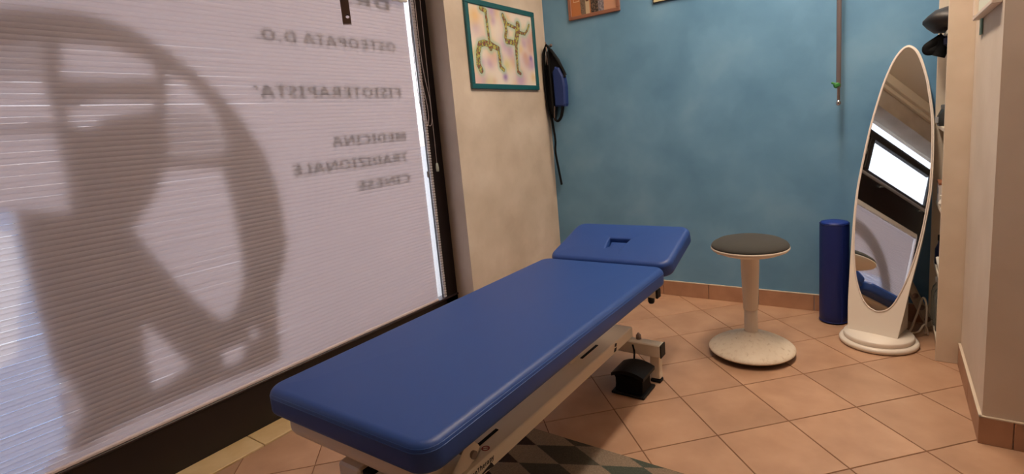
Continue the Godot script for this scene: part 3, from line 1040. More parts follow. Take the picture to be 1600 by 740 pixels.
func roller() -> void:
	var c := Vector3(-0.163, 0, -0.565)
	var o := thing("foam_roller", c, "tall royal blue padded roller standing against the blue wall", "foam roller")
	var m := mat(C(12, 34, 104), 0.5)
	var st := tool()
	lathe(st, [Vector2(0.0, 0.0), Vector2(0.07, 0.0), Vector2(0.078, 0.01), Vector2(0.079, 0.05), Vector2(0.079, 0.6), Vector2(0.077, 0.612), Vector2(0.07, 0.62)], 24, at(c))
	part("roller_body", st, m, o)
	st = tool()
	lathe(st, [Vector2(0.0745, 0.618), Vector2(0.072, 0.622), Vector2(0.05, 0.628), Vector2(0.0, 0.63)], 24, at(c))
	part("end_disc", st, mat(C(20, 52, 140), 0.5), o)
	st = tool()
	for y in [0.012, 0.613]:
		var ring := []
		for k in 33:
			ring.append(c + Vector3(cos(TAU * k / 32) * 0.0785, y, sin(TAU * k / 32) * 0.0785))
		tube(st, ring, 0.002, 6, false)
	tube(st, [c + Vector3(0.047, 0.01, 0.064), c + Vector3(0.047, 0.612, 0.064)], 0.0022, 6)
	part("seam", st, mat(C(16, 38, 118), 0.5), o)

# closed outline from rows of (height, centre, half width), smoothed
func outline(rows: Array) -> PackedVector2Array:
	var l := []
	var r := []
	for q in rows:
		r.append(Vector3(q[1] + q[2], q[0], 0))
		l.append(Vector3(q[1] - q[2], q[0], 0))
	l.reverse()
	var o := PackedVector2Array()
	for p in curve(r, 4) + curve(l, 4):
		o.append(Vector2(p.x, p.y))
	return o

func mirror() -> void:
	# a full-length mirror that leans back and faces the window, on a round two-step foot
	var foot := Vector3(0.068, 0, -0.31)
	var o := thing("cheval_mirror", foot, "tall white oval mirror leaning back on a round stepped foot", "mirror")
	var st := tool()
	lathe(st, [Vector2(0.0, 0.002), Vector2(0.176, 0.002), Vector2(0.184, 0.008), Vector2(0.186, 0.018), Vector2(0.182, 0.027), Vector2(0.172, 0.031), Vector2(0.0, 0.031)], 56, at(foot))
	lathe(st, [Vector2(0.162, 0.030), Vector2(0.165, 0.036), Vector2(0.165, 0.052), Vector2(0.160, 0.058), Vector2(0.0, 0.0585)], 56, at(foot))
	part("stepped_foot", st, M.white_gloss, o)
	var th := deg_to_rad(17.0)
	var ti := deg_to_rad(15.7)
	var n := Vector3(-sin(th) * cos(ti), sin(ti), cos(th) * cos(ti))
	var right := Vector3(cos(th), 0, sin(th))
	var up := n.cross(right).normalized()
	var base := Vector3(0.04, 0.057, -0.278)
	var xf := Transform3D(Basis(right, up, n), base)
	# outline by height: centre line, half width of the panel
	var rows := [[0.0, -0.001, 0.12], [0.15, 0.0, 0.136], [0.276, 0.002, 0.146], [0.407, 0.006, 0.157], [0.55, 0.010, 0.168], [0.68, 0.012, 0.174], [0.82, 0.015, 0.1755], [0.997, 0.017, 0.165], [1.18, 0.017, 0.147], [1.35, 0.014, 0.117], [1.43, 0.012, 0.098], [1.518, 0.010, 0.070], [1.568, 0.010, 0.045], [1.592, 0.009, 0.024], [1.602, 0.008, 0.006]]
	var glass_rows := [[0.126, 0.012, 0.008], [0.14, 0.012, 0.04], [0.17, 0.010, 0.068], [0.22, 0.008, 0.092], [0.3, 0.007, 0.118], [0.4, 0.008, 0.138], [0.5, 0.010, 0.152], [0.62, 0.012, 0.162], [0.75, 0.014, 0.1665], [0.82, 0.015, 0.1665], [0.997, 0.017, 0.157], [1.18, 0.017, 0.139], [1.35, 0.014, 0.109], [1.43, 0.012, 0.090], [1.51, 0.010, 0.064], [1.558, 0.010, 0.040], [1.581, 0.009, 0.021], [1.591, 0.008, 0.006]]
	var out := outline(rows)
	var ell := outline(glass_rows)
	st = tool()
	prism(st, out, -0.014, 0.0, xf, 0.0)
	part("panel", st, M.white_gloss, o, "white tapered panel")
	st = tool()
	prism(st, ell, -0.001, 0.0015, xf, 0.0)
	var glass := mat(C(236, 238, 236), 0.015, 1.0)
	part("mirror_glass", st, glass, o, "oval mirror glass")
	st = tool()
	var ring := []
	for p in ell:
		ring.append(xf * Vector3(p.x, p.y, 0.001))
	ring.append(ring[0])
	tube(st, ring, 0.004, 6, false)
	part("rim", st, mat(C(224, 210, 200), 0.35), o)
	# the hollow wedge behind that stands on the foot
	st = tool()
	var side := Basis(Vector3(n.x, 0, n.z).normalized() * -1.0, Vector3.UP, right)
	var hgt := 0.62
	prism(st, PackedVector2Array([Vector2(0.016, 0.001), Vector2(0.19, 0.001), Vector2(0.018 + hgt * tan(ti) + 0.002, hgt), Vector2(0.014 + hgt * tan(ti), hgt)]), -0.118, 0.112, Transform3D(side, base), 0.002)
	part("rear_support", st, M.white_gloss, o)

# ------------------------------------------------------------------ bookcase and its contents
func bookcase() -> void:
	var o := thing("bookcase", Vector3(0.46, 0, -0.39), "narrow white open bookcase between the blue wall and the pillar", "bookcase")
	var wh := mat(C(224, 212, 194), 0.5)
	var fx := 0.31
	var bx := 0.625
	var H := 2.2
	var st := tool()
	box(st, Vector3(bx - fx, H, 0.02), 0.002, at(Vector3((fx + bx) * 0.5, H * 0.5, -0.172)))
	part("side_panel", st, tri_map(mat(Color.WHITE, 0.55), noise_tex(0.02, [[0.0, C(212, 194, 172)], [1.0, C(222, 206, 186)]], 256, 3, 0.0, 71), 1.0), o, "near side panel")
	st = tool()
	box(st, Vector3(bx - fx + 0.01, H, 0.02), 0.002, at(Vector3((fx + bx) * 0.5 - 0.005, H * 0.5, -0.605)))
	var far := part("side_panel", st, wh, o)
	st = tool()
	for k in 40:                     # shelf peg holes in the far side panel
		lathe(st, [Vector2(0.0028, 0.0), Vector2(0.0, 0.0006)], 8, at(Vector3(fx + 0.04, 0.25 + k * 0.045, -0.5952), Vector3(PI / 2, 0, 0)))
	part("peg_holes", st, M.matt_black, far).set_meta("kind", "stuff")
	st = tool()
	box(st, Vector3(0.008, H, 0.43), 0.0, at(Vector3(bx - 0.004, H * 0.5, -0.39)))
	part("back_panel", st, wh, o)
	for y in [0.075, 0.405, 0.745, 1.147, 1.607, 1.95, 2.19]:
		st = tool()
		box(st, Vector3(bx - fx - 0.01, 0.02, 0.412), 0.002, at(Vector3((fx + bx) * 0.5, y, -0.3885)))
		part("shelf", st, wh, o)
	st = tool()
	box(st, Vector3(0.02, 0.064, 0.412), 0.002, at(Vector3(fx + 0.03, 0.033, -0.3885)))
	part("plinth", st, wh, o)
	# black bag that hangs over the shelf edge
	var bag := thing("bag", Vector3(0.34, 1.617, -0.42), "black shiny bag bulging over the edge of the top bookcase shelf", "bag")
	st = tool()
	var rings := []
	var prof := [[0.0, 0.012, 0.008], [0.02, 0.1, 0.03], [0.05, 0.13, 0.055], [0.1, 0.15, 0.062], [0.16, 0.16, 0.066], [0.24, 0.15, 0.06], [0.3, 0.02, 0.02]]
	st.set_smooth_group(1)
	for p in prof:
		var ring := []
		for k in 20:
			var a := TAU * k / 20
			var wob := 1.0 + 0.08 * sin(3.0 * a + p[0] * 20.0)
			ring.append(Vector3(0.225 + p[0], 1.685 + sin(a) * p[2] * wob + (0.0 if p[0] > 0.1 else -0.008), -0.42 + cos(a) * p[1] * 0.8 * wob))
		rings.append(ring)
	for i in rings.size() - 1:
		for k in 20:
			var l := (k + 1) % 20
			var c: Vector3 = rings[i][k]
			quad(st, rings[i][k], rings[i][l], rings[i + 1][l], rings[i + 1][k], c - Vector3(0.37, 1.685, -0.42))
	part("bag_body", st, mat(C(36, 30, 29), 0.5), bag)
	st = tool()
	box(st, Vector3(0.05, 0.006, 0.1), 0.002, at(Vector3(0.39, 1.752, -0.42)))
	part("zip", st, mat(C(70, 62, 58), 0.5), bag)
	# looped black strap below the shelf
	var strap := thing("ankle_strap", Vector3(0.3, 1.6, -0.42), "black looped padded strap hanging under the black bag", "strap")
	st = tool()
	tube(st, curve([Vector3(0.312, 1.6, -0.42), Vector3(0.29, 1.585, -0.42), Vector3(0.262, 1.567, -0.42), Vector3(0.247, 1.553, -0.42), Vector3(0.252, 1.537, -0.42), Vector3(0.275, 1.538, -0.42), Vector3(0.30, 1.55, -0.42), Vector3(0.318, 1.565, -0.42)], 6), 0.0075, 8, true, Vector2(1.0, 2.8))
	part("loop", st, M.matt_black, strap)
	st = tool()
	tube(st, curve([Vector3(0.31, 1.598, -0.42), Vector3(0.312, 1.56, -0.42), Vector3(0.302, 1.53, -0.42), Vector3(0.292, 1.505, -0.42)], 6), 0.016, 8, true, Vector2(1.0, 1.8))
	part("tail", st, M.matt_black, strap)
	st = tool()
	box(st, Vector3(0.05, 0.05, 0.12), 0.012, at(Vector3(0.335, 1.572, -0.42)))
	part("pad", st, mat(C(26, 30, 62), 0.6), strap, "dark blue padding")
	# things on the shelves
	var jar := thing("jar", Vector3(0.345, 1.157, -0.46), "dark smoked jar with a grey lid on the middle bookcase shelf", "jar")
	st = tool()
	lathe(st, [Vector2(0.0, 1.157), Vector2(0.042, 1.158), Vector2(0.048, 1.17), Vector2(0.046, 1.21), Vector2(0.03, 1.245), Vector2(0.0, 1.246)], 24, at(Vector3(0.345, 0, -0.46)))
	part("body", st, mat(C(44, 46, 46), 0.2), jar)
	st = tool()
	lathe(st, [Vector2(0.031, 1.243), Vector2(0.032, 1.262), Vector2(0.028, 1.266), Vector2(0.0, 1.266)], 24, at(Vector3(0.345, 0, -0.46)))
	part("lid", st, mat(C(82, 84, 84), 0.4), jar)
	st = tool()
	box(st, Vector3(0.004, 0.03, 0.035), 0.001, at(Vector3(0.298, 1.19, -0.452), Vector3(0, 0.3, 0)))
	part("sticker", st, mat(C(150, 150, 150), 0.6), jar)
	var carton := thing("carton", Vector3(0.35, 0.755, -0.45), "small white carton with a grey printed label and brown lid", "box")
	st = tool()
	box(st, Vector3(0.075, 0.105, 0.13), 0.002, at(Vector3(0.352, 0.8085, -0.45)))
	part("body", st, mat(C(206, 200, 196), 0.6), carton)
	st = tool()
	box(st, Vector3(0.079, 0.014, 0.134), 0.002, at(Vector3(0.352, 0.867, -0.45)))
	part("lid", st, mat(C(140, 88, 60), 0.6), carton)
	st = tool()
	box(st, Vector3(0.001, 0.036, 0.05), 0.0, at(Vector3(0.3141, 0.826, -0.45)))
	part("label_print", st, mat(C(120, 122, 132), 0.6), carton)
	var paper := thing("paper_bag", Vector3(0.33, 0.755, -0.33), "crumpled white paper at the edge of the shelf beside the carton", "paper")
	st = tool()
	var pr := [Vector2(0.0, 0.0), Vector2(0.03, 0.001), Vector2(0.038, 0.02), Vector2(0.026, 0.045), Vector2(0.032, 0.06), Vector2(0.01, 0.07), Vector2(0.0, 0.066)]
	lathe(st, pr, 9, at(Vector3(0.345, 0.755, -0.335)), -1)
	part("crumple", st, mat(C(220, 214, 206), 0.8), paper)
	var dk := thing("flask", Vector3(0.345, 0.415, -0.5), "dark blue flask on the bookcase shelf above the clear bottles", "flask")
	st = tool()
	lathe(st, [Vector2(0.0, 0.415), Vector2(0.03, 0.416), Vector2(0.032, 0.42), Vector2(0.032, 0.5), Vector2(0.02, 0.53), Vector2(0.018, 0.55), Vector2(0.0, 0.551)], 20, at(Vector3(0.345, 0, -0.5)))
	part("body", st, mat(C(22, 24, 52), 0.35), dk)
	st = tool()
	lathe(st, [Vector2(0.019, 0.545), Vector2(0.021, 0.547), Vector2(0.021, 0.575), Vector2(0.0, 0.577)], 20, at(Vector3(0.345, 0, -0.5)))
	part("cap", st, M.matt_black, dk)
	var tray := thing("basket", Vector3(0.35, 0.415, -0.36), "shallow white plastic basket on the lower bookcase shelf", "basket")
	st = tool()
	slab(st, 0.06, 0.08, 0.015, [Vector2(0.012, 0.0), Vector2(0.008, 0.004), Vector2(0.0, 0.06), Vector2(0.003, 0.062), Vector2(0.012, 0.01), Vector2(0.02, 0.006)], at(Vector3(0.372, 0.415, -0.34)))
	part("body", st, mat(C(226, 222, 214), 0.4), tray)
	var clear := StandardMaterial3D.new()
	clear.albedo_color = Color(0.92, 0.95, 0.95, 0.1)
	clear.roughness = 0.05
	clear.refraction_enabled = true
	clear.refraction_scale = 0.033
	var bottle: Node3D = null
	for k in 3:
		if bottle == null:
			bottle = thing("bottle", Vector3(0.338, 0.085, -0.53), "", "bottle", "clear bottles on the bottom shelf")
			st = tool()
			lathe(st, [Vector2(0.0, 0.085), Vector2(0.028, 0.086), Vector2(0.032, 0.092), Vector2(0.032, 0.25), Vector2(0.026, 0.28), Vector2(0.013, 0.3), Vector2(0.013, 0.315), Vector2(0.0, 0.315)], 24, at(Vector3(0.338, 0, -0.53)))
			part("body", st, clear, bottle)
			st = tool()
			lathe(st, [Vector2(0.0135, 0.306), Vector2(0.0155, 0.308), Vector2(0.0155, 0.334), Vector2(0.0, 0.336)], 20, at(Vector3(0.338, 0, -0.53)))
			part("cap", st, mat(C(232, 230, 226), 0.4), bottle)
		else:
			var b := bottle.duplicate()
			b.name = "bottle_%03d" % k
			add_child(b, true)
			b.position += Vector3(0.005 * k, 0, 0.085 * k)
			bottle.set_meta("x", 0)
			b.set_meta("label", ["", "clear white-capped bottle in the middle of the bottom bookcase shelf", "clear white-capped bottle nearest the pillar on the bottom shelf"][k])
	bottle.remove_meta("x")
	bottle.set_meta("label", "clear white-capped bottle at the blue wall end of the bottom shelf")
	# power strip and cables on the floor behind the mirror
	var ps := thing("power_strip", Vector3(0.265, 0.0, -0.6), "white power strip leaning in the corner behind the mirror", "power strip")
	st = tool()
	var sxf := Transform3D(Basis.from_euler(Vector3(0, 0.25, 0.42)), Vector3(0.245, 0.18, -0.575))
	box(st, Vector3(0.045, 0.34, 0.035), 0.008, sxf)
	part("body", st, mat(C(196, 184, 168), 0.5), ps)
	for k in 4:
		st = tool()
		lathe(st, [Vector2(0.016, 0.0), Vector2(0.014, 0.001), Vector2(0.0, 0.0005)], 14, sxf * at(Vector3(0, -0.12 + k * 0.075, 0.0178), Vector3(PI / 2, 0, 0)))
		part("socket", st, M.steel, ps)
	var cab := thing("power_cable", Vector3(0.25, 0, -0.5), "white cables looping on the floor behind the mirror foot", "cable")
	st = tool()
	tube(st, curve([Vector3(0.285, 0.012, -0.5), Vector3(0.288, 0.16, -0.5), Vector3(0.27, 0.21, -0.52), Vector3(0.24, 0.1, -0.5), Vector3(0.20, 0.012, -0.47), Vector3(0.1, 0.006, -0.55)], 8), 0.0055, 8)
	part("cord", st, mat(C(214, 202, 186), 0.5), cab)
	st = tool()
	tube(st, curve([Vector3(0.298, 0.006, -0.5), Vector3(0.28, 0.07, -0.48), Vector3(0.25, 0.03, -0.46), Vector3(0.2, 0.006, -0.5), Vector3(0.12, 0.006, -0.6)], 8), 0.005, 8)
	part("cord", st, mat(C(206, 194, 178), 0.5), cab)

# ------------------------------------------------------------------ pictures
func capsule(p: Vector2, a: Vector2, b: Vector2) -> float:
	var d := b - a
	var t := clampf((p - a).dot(d) / maxf(d.length_squared(), 1e-6), 0.0, 1.0)
	return p.distance_to(a + d * t)

func frame_bars(parent: Node3D, xf: Transform3D, w: float, h: float, bar: float, depth: float, m: Material) -> void:
	for s in [-1.0, 1.0]:
		var st := tool()
		box(st, Vector3(w, bar, depth), 0.003, xf * at(Vector3(0, s * (h - bar) * 0.5, depth * 0.5)))
		part("frame_bar", st, m, parent)
		st = tool()
		box(st, Vector3(bar, h - 2 * bar, depth), 0.003, xf * at(Vector3(s * (w - bar) * 0.5, 0, depth * 0.5)))
		part("frame_bar", st, m, parent)

func print_sheet(parent: Node3D, called: String, xf: Transform3D, w: float, h: float, z: float, m: Material) -> void:
	var st := tool()
	for t in [[[0, 0], [1, 0], [1, 1]], [[0, 0], [1, 1], [0, 1]]]:
		var v := []
		for q in t:
			v.append([Vector2(q[0], q[1]), xf * Vector3((q[0] - 0.5) * w, (0.5 - q[1]) * h, z)])
		var order := [0, 1, 2]
		if (v[1][1] - v[0][1]).cross(v[2][1] - v[0][1]).dot(xf.basis.z) > 0:
			order = [0, 2, 1]
		for k in order:
			st.set_uv(v[k][0])
			st.add_vertex(v[k][1])
	part(called, st, m, parent)

func pictures() -> void:
	# yoga print in a teal frame on the beige wall
	var z0 := -0.545
	var z1 := 0.263
	var y0 := 1.612
	var y1 := 2.19
	var xf := Transform3D(Basis(Vector3(0, 0, -1), Vector3.UP, Vector3(1, 0, 0)), Vector3(WX, (y0 + y1) * 0.5, (z0 + z1) * 0.5))
	var W := 400
	var H := 280
	var asp := 0.70
	var im := Image.create(W, H, false, Image.FORMAT_RGB8)
	var blobs := []
	var r2 := RandomNumberGenerator.new()
	r2.seed = 11
	var tints := [C(226, 196, 150), C(214, 172, 150), C(190, 160, 196), C(212, 206, 150), C(222, 190, 186)]
	for k in 60:
		blobs.append([Vector2(r2.randf(), r2.randf() * asp), r2.randf_range(0.04, 0.1), tints[r2.randi() % 5], r2.randf_range(0.4, 0.9)])
	blobs.append([Vector2(0.47, 0.88 * asp), 0.045, C(150, 120, 180), 0.9])
	blobs.append([Vector2(0.93, 0.6 * asp), 0.035, C(140, 114, 184), 0.9])
	blobs.append([Vector2(0.1, 0.15 * asp), 0.09, C(232, 190, 130), 0.8])
	var limbs := []
	var chains := [
		[0.016, 0.188, 0.046, 0.256, 0.065, 0.263, 0.235, 0.272, 0.434, 0.31, 0.487],
		[0.022, 0.31, 0.487, 0.197, 0.467, 0.133, 0.49, 0.097, 0.595, 0.086, 0.738, 0.119, 0.815],
		[0.019, 0.31, 0.487, 0.396, 0.519, 0.406, 0.618, 0.409, 0.75, 0.454, 0.79],
		[0.024, 0.281, 0.512, 0.283, 0.518],
		[0.026, 0.741, 0.216, 0.72, 0.3, 0.693, 0.404],
		[0.017, 0.693, 0.404, 0.686, 0.578, 0.686, 0.804, 0.724, 0.823],
		[0.02, 0.681, 0.414, 0.541, 0.407, 0.525, 0.355, 0.549, 0.268, 0.543, 0.185, 0.512, 0.073],
		[0.012, 0.719, 0.214, 0.575, 0.18, 0.518, 0.075],
		[0.012, 0.741, 0.259, 0.854, 0.271, 0.907, 0.211, 0.943, 0.134],
		[0.026, 0.746, 0.158, 0.746, 0.168]]
	for c in chains:
		for k in range(1, c.size() - 2, 2):
			limbs.append([c[0] * (1.25 if k == 1 or c[0] > 0.02 else 0.95), Vector2(c[k], c[k + 1] * asp), Vector2(c[k + 2], c[k + 3] * asp)])
	var nz := FastNoiseLite.new()
	nz.seed = 5
	nz.frequency = 0.06
	for py in H:
		for px in W:
			var p := Vector2(float(px) / W, asp * py / H)
			var c := C(232, 222, 212)
			for b in blobs:
				var d: float = p.distance_to(b[0]) / b[1]
				if d < 1.6:
					c = c.lerp(b[2], b[3] * exp(-d * d * 1.6))
			var best := 1.0
			var width := 0.02
			for l in limbs:
				var d := capsule(p, l[1], l[2])
				if d - l[0] < best:
					best = d - l[0]
					width = l[0]
			if best < 0.04:
				c = c.lerp(C(160, 196, 178), 0.7 * (1.0 - clampf(best / 0.04, 0.0, 1.0)))
			if best < 0.0:
				var v := nz.get_noise_2d(px, py)
				var body := C(190, 182, 92) if v > 0.12 else (C(134, 74, 58) if v < -0.12 else C(150, 140, 70))
				if nz.get_noise_2d(px * 2.0 + 300.0, py * 2.0) > 0.25:
					body = C(92, 122, 104)
				c = body.darkened(0.35) if best > -0.003 else body
			im.set_pixel(px, py, c)
	var art := mat(Color.WHITE, 0.6)
	art.albedo_texture = ImageTexture.create_from_image(im)
	var teal := mat(C(24, 92, 100), 0.4)
	var pic := thing("framed_print", Vector3(WX, y0, -0.14), "framed print of two yoga figures in a teal frame on the beige wall", "picture")
	frame_bars(pic, xf, z1 - z0, y1 - y0, 0.034, 0.022, teal)
	print_sheet(pic, "print", xf, z1 - z0 - 0.05, y1 - y0 - 0.05, 0.012, art)
	# photograph in a copper frame, only its lower edge in view
	var w := 0.42
	var h := 0.32
	var bf := Transform3D(Basis(), Vector3(-1.731, 2.105 + h * 0.5, BZ))
	var im2 := Image.create(210, 160, false, Image.FORMAT_RGB8)
	for py in 160:
		for px in 210:
			var u := px / 210.0
			var v := py / 160.0
			var c := C(182, 116, 70) if u < 0.72 else C(196, 150, 124)
			if u > 0.06 and u < 0.2 and v < 0.62 and (u < 0.075 or u > 0.185 or v > 0.6):
				c = C(214, 182, 150)
			var n := nz.get_noise_2d(px * 1.5, py * 1.5)
			if absf(u - 0.31) < 0.09 - 0.03 * (v - 0.8) and v > 0.2 + 4.0 * pow(u - 0.31, 2):
				c = C(120, 104, 92).lerp(C(84, 70, 62), clampf(n * 2.0, 0, 1))
			if absf(u - 0.37) < 0.045 and v > 0.62:
				c = C(196, 178, 150)
			if absf(u - 0.37) < 0.03 and v < 0.66 and v > 0.45:
				c = C(86, 54, 46)
			if absf(u - 0.52) < 0.08 and v > 0.25 + 5.0 * pow(u - 0.52, 2):
				c = C(108, 90, 78).lerp(C(44, 38, 38), clampf(0.5 + n * 2.5, 0, 1))
			if absf(u - 0.66) < 0.06 and v > 0.3 + 5.0 * pow(u - 0.66, 2):
				c = C(104, 102, 116).lerp(C(150, 144, 150), clampf(0.5 + n * 2.0, 0, 1))
			im2.set_pixel(px, py, c)
	var ph := mat(Color.WHITE, 0.4)
	ph.albedo_texture = ImageTexture.create_from_image(im2)
	var copper := mat(C(146, 100, 82), 0.45)
	var pic2 := thing("framed_photograph", Vector3(-1.731, 2.105, BZ), "photograph of people in a copper brown frame high on the blue wall", "picture")
	frame_bars(pic2, bf, w, h, 0.026, 0.02, copper)
	print_sheet(pic2, "print", bf, w - 0.04, h - 0.04, 0.01, ph)
	var b3 := Transform3D(Basis(), Vector3(-1.274 + 0.16, 2.104 + 0.22, BZ))
	var pic3 := thing("framed_certificate", Vector3(-1.114, 2.104, BZ), "pale yellow sheet in a thin dark frame, its lower corner at the top", "picture")
	frame_bars(pic3, b3, 0.32, 0.44, 0.006, 0.016, mat(C(50, 42, 40), 0.5))
	var st := tool()
	box(st, Vector3(0.31, 0.43, 0.008), 0.0, b3 * at(Vector3(0, 0, 0.006)))
	part("sheet", st, mat(C(206, 200, 160), 0.6), pic3)

func wall_bag() -> void:
	var hook := thing("wall_hook", Vector3(-2.13, 1.95, BZ), "small steel hook on the blue wall near the corner", "hook")
	var st := tool()
	tube(st, curve([Vector3(-2.128, 1.955, BZ), Vector3(-2.128, 1.95, BZ + 0.05), Vector3(-2.128, 1.955, BZ + 0.075), Vector3(-2.128, 1.975, BZ + 0.08)], 5), 0.005, 8)
	lathe(st, [Vector2(0.0, 0.0), Vector2(0.014, 0.0), Vector2(0.012, 0.006), Vector2(0.0, 0.007)], 14, Transform3D(Basis.from_euler(Vector3(PI / 2, 0, 0)), Vector3(-2.128, 1.955, BZ)))
	part("shank", st, M.steel, hook)
	var o := thing("traction_belt", Vector3(-2.08, 1.36, -0.66), "blue padded belt with black straps hanging from the hook in the corner", "belt")
	# padded blue body, two faces folded over the hook
	st = tool()
	var zc := -0.645
	prism(st, PackedVector2Array([Vector2(-2.082, 1.475), Vector2(-1.995, 1.47), Vector2(-1.985, 1.49), Vector2(-1.98, 1.62), Vector2(-1.99, 1.70), Vector2(-2.02, 1.765), Vector2(-2.06, 1.78), Vector2(-2.086, 1.74)]), zc - 0.03, zc + 0.025, Transform3D(), 0.012)
	part("blue_pad", st, mat(C(26, 52, 116), 0.65), o, "royal blue padded panel")
	st = tool()
	for p in [[Vector3(-2.128, 1.955, -0.645), Vector3(-2.158, 1.88, -0.64), Vector3(-2.165, 1.7, -0.64), Vector3(-2.16, 1.5, -0.645), Vector3(-2.135, 1.375, -0.65)], [Vector3(-2.128, 1.955, -0.635), Vector3(-2.09, 1.9, -0.645), Vector3(-2.0, 1.75, -0.645), Vector3(-1.985, 1.69, -0.645)], [Vector3(-2.11, 1.9, -0.63), Vector3(-2.105, 1.75, -0.63), Vector3(-2.1, 1.5, -0.63), Vector3(-2.095, 1.38, -0.64)], [Vector3(-2.02, 1.48, -0.645), Vector3(-2.04, 1.40, -0.645), Vector3(-2.075, 1.362, -0.645), Vector3(-2.098, 1.38, -0.64)]]:
		tube(st, curve(p, 8), 0.012, 8, true, Vector2(1.6, 0.7))
	part("strap", st, M.matt_black, o)
	st = tool()
	prism(st, PackedVector2Array([Vector2(-2.13, 1.92), Vector2(-2.165, 1.8), Vector2(-2.168, 1.52), Vector2(-2.15, 1.39), Vector2(-2.108, 1.39), Vector2(-2.09, 1.48), Vector2(-2.09, 1.68), Vector2(-2.03, 1.72), Vector2(-1.99, 1.71), Vector2(-2.05, 1.84), Vector2(-2.11, 1.925)]), -0.69, -0.655, Transform3D(), 0.008)
	part("black_panel", st, mat(C(20, 20, 24), 0.7), o, "black cloth panel behind the blue pad")
	st = tool()
	tube(st, curve([Vector3(-2.135, 1.39, -0.65), Vector3(-2.12, 1.22, -0.655), Vector3(-2.13, 1.12, -0.66), Vector3(-2.115, 0.98, -0.665), Vector3(-2.10, 0.85, -0.67)], 8), 0.016, 8, true, Vector2(1.0, 0.3))
	part("tail_strap", st, M.matt_black, o)
	st = tool()
	tube(st, [Vector3(-2.118, 1.935, -0.622), Vector3(-2.112, 1.8, -0.618)], 0.006, 8)
	part("buckle", st, M.steel, o)
	st = tool()
	tube(st, curve([Vector3(-2.085, 1.48, -0.625), Vector3(-2.09, 1.41, -0.622), Vector3(-2.10, 1.37, -0.63)], 5), 0.004, 8)
	part("buckle", st, M.steel, o)

func rods() -> void:
	# suspension rods that hang from the ceiling
	var o := thing("hanging_rod", Vector3(-0.146, 1.3, -0.55), "long thin steel rod with a green clip hanging before the blue wall", "rod", "steel rods hanging from the ceiling")
	var p := Vector3(-0.146, 0, -0.55)
	var st := tool()
	tube(st, [p + Vector3(0, CEIL, 0), p + Vector3(0, 1.405, 0)], 0.0125, 14)
	part("rod_tube", st, mat(C(150, 136, 138), 0.35, 0.7), o)
	st = tool()
	tube(st, [p + Vector3(0, 1.41, 0), p + Vector3(0, 1.325, 0)], 0.008, 10)
	part("inner_rod", st, M.steel, o)
	st = tool()
	lathe(st, [Vector2(0.0, -0.016), Vector2(0.008, -0.014), Vector2(0.0135, -0.005), Vector2(0.0135, 0.005), Vector2(0.008, 0.016), Vector2(0.0, 0.017)], 16, at(p + Vector3(0, 1.318, 0)))
	part("tip", st, M.chrome, o)
	st = tool()
	box(st, Vector3(0.035, 0.03, 0.034), 0.008, at(p + Vector3(-0.008, 1.418, 0), Vector3(0, 0, 0.3)))
	box(st, Vector3(0.03, 0.012, 0.014), 0.004, at(p + Vector3(-0.022, 1.428, 0.008), Vector3(0, 0, -0.5)))
	part("clip", st, mat(C(52, 128, 60), 0.5), o, "green plastic clip")
	st = tool()
	lathe(st, [Vector2(0.0125, CEIL - 0.02), Vector2(0.04, CEIL - 0.012), Vector2(0.045, CEIL - 0.001)], 20, at(p))
	part("ceiling_flange", st, M.steel, o)
	# the second one, before the blind: twin rods ending in a flat drilled socket
	var q := Vector3(-1.1, 0, 2.037)
	var o2 := thing("hanging_rod", q + Vector3(0, 1.635, 0), "twin steel rod with a drilled flat socket hanging before the blind", "rod", "steel rods hanging from the ceiling")
	var turn := Basis(Vector3.UP, deg_to_rad(50))
	st = tool()
	for s in [-1.0, 1.0]:
		tube(st, [q + turn * Vector3(s * 0.0075, 0, 0) + Vector3(0, CEIL, 0), q + turn * Vector3(s * 0.006, 0, 0) + Vector3(0, 1.69, 0)], 0.0045, 10)
	part("rod_tube", st, mat(C(140, 122, 122), 0.35, 0.7), o2)
	var csg := CSGBox3D.new()
	csg.name = "socket"
	csg.size = Vector3(0.0215, 0.066, 0.012)
	csg.material = M.steel
	var holec := CSGCylinder3D.new()
	holec.name = "drilled_hole"
	holec.operation = CSGShape3D.OPERATION_SUBTRACTION
	holec.radius = 0.005
	holec.height = 0.05
	holec.sides = 20
	holec.rotation.x = PI / 2
	holec.position = Vector3(0.003, -0.014, 0)
	holec.material = M.matt_black
	csg.add_child(holec)
	csg.transform = Transform3D(turn, Vector3(0, 0.034, 0))
	o2.add_child(csg, true)
	st = tool()
	lathe(st, [Vector2(0.0125, CEIL - 0.02), Vector2(0.04, CEIL - 0.012), Vector2(0.045, CEIL - 0.001)], 20, at(q))
	part("ceiling_flange", st, M.steel, o2)

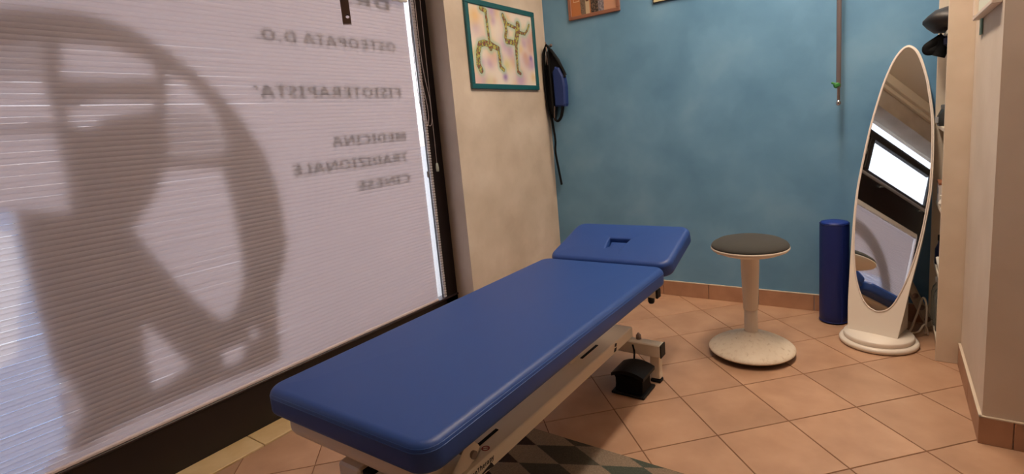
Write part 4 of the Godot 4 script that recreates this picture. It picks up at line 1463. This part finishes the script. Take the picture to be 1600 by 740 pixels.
func pillar_notice() -> void:
	var o := thing("wall_box", Vector3(0.407, 1.61, 0.26), "shallow white box frame with a pale panel high on the pillar", "box frame")
	var xf := Transform3D(Basis(Vector3(0, 0, 1), Vector3.UP, Vector3(-1, 0, 0)), Vector3(0.407, 1.83, 0.265))
	frame_bars(o, xf, 0.5, 0.44, 0.018, 0.03, mat(C(222, 204, 188), 0.5))
	var st := tool()
	box(st, Vector3(0.46, 0.4, 0.012), 0.0, xf * at(Vector3(0, 0, 0.008)))
	part("pale_panel", st, mat(C(222, 224, 206), 0.5), o)
	var tg := thing("bookmark_tag", Vector3(0.4, 1.54, 0.05), "narrow teal green tag hanging below the white box frame", "tag")
	st = tool()
	slab(st, 0.003, 0.024, 0.002, [Vector2(0, 0), Vector2(0, 0.08)], at(Vector3(0.402, 1.548, 0.055)))
	part("strip", st, mat(C(128, 172, 162), 0.5), tg)
	var rd := thing("red_marker", Vector3(0.4, 1.675, -0.1), "small red marker pen end beside the white box frame", "marker")
	st = tool()
	lathe(st, [Vector2(0.0, 1.676), Vector2(0.007, 1.678), Vector2(0.009, 1.684), Vector2(0.009, 1.8), Vector2(0.0, 1.802)], 14, at(Vector3(0.397, 0, -0.095)))
	part("barrel", st, mat(C(190, 40, 44), 0.4), rd)
	st = tool()
	lathe(st, [Vector2(0.0, 1.673), Vector2(0.006, 1.674), Vector2(0.0078, 1.679), Vector2(0.0, 1.68)], 14, at(Vector3(0.397, 0, -0.095)))
	part("tip", st, mat(C(110, 26, 30), 0.4), rd)

func lamp() -> void:
	# slim linear ceiling lamp that runs away from the blue wall
	var c := Vector3(-0.2, 3.16, 0.52)
	var o := thing("linear_lamp", c, "long slim white linear lamp hung from the ceiling", "lamp")
	var st := tool()
	box(st, Vector3(0.16, 0.06, 1.9), 0.006, at(c + Vector3(0, 0.035, 0)))
	part("housing", st, M.white_gloss, o)
	st = tool()
	box(st, Vector3(0.14, 0.008, 1.86), 0.002, at(c))
	var glow := mat(C(255, 240, 220), 0.5)
	glow.emission_enabled = true
	glow.emission = C(255, 226, 190)
	glow.emission_energy_multiplier = 1.5
	part("diffuser", st, glow, o)
	st = tool()
	box(st, Vector3(0.14, 0.008, 1.86), 0.002, at(c + Vector3(0, 0.07, 0)))
	part("diffuser", st, glow, o)
	for z in [-0.8, 0.8]:
		st = tool()
		tube(st, [c + Vector3(0, 0.06, z), Vector3(c.x, CEIL, c.z + z)], 0.004, 8)
		part("suspension", st, M.steel, o)
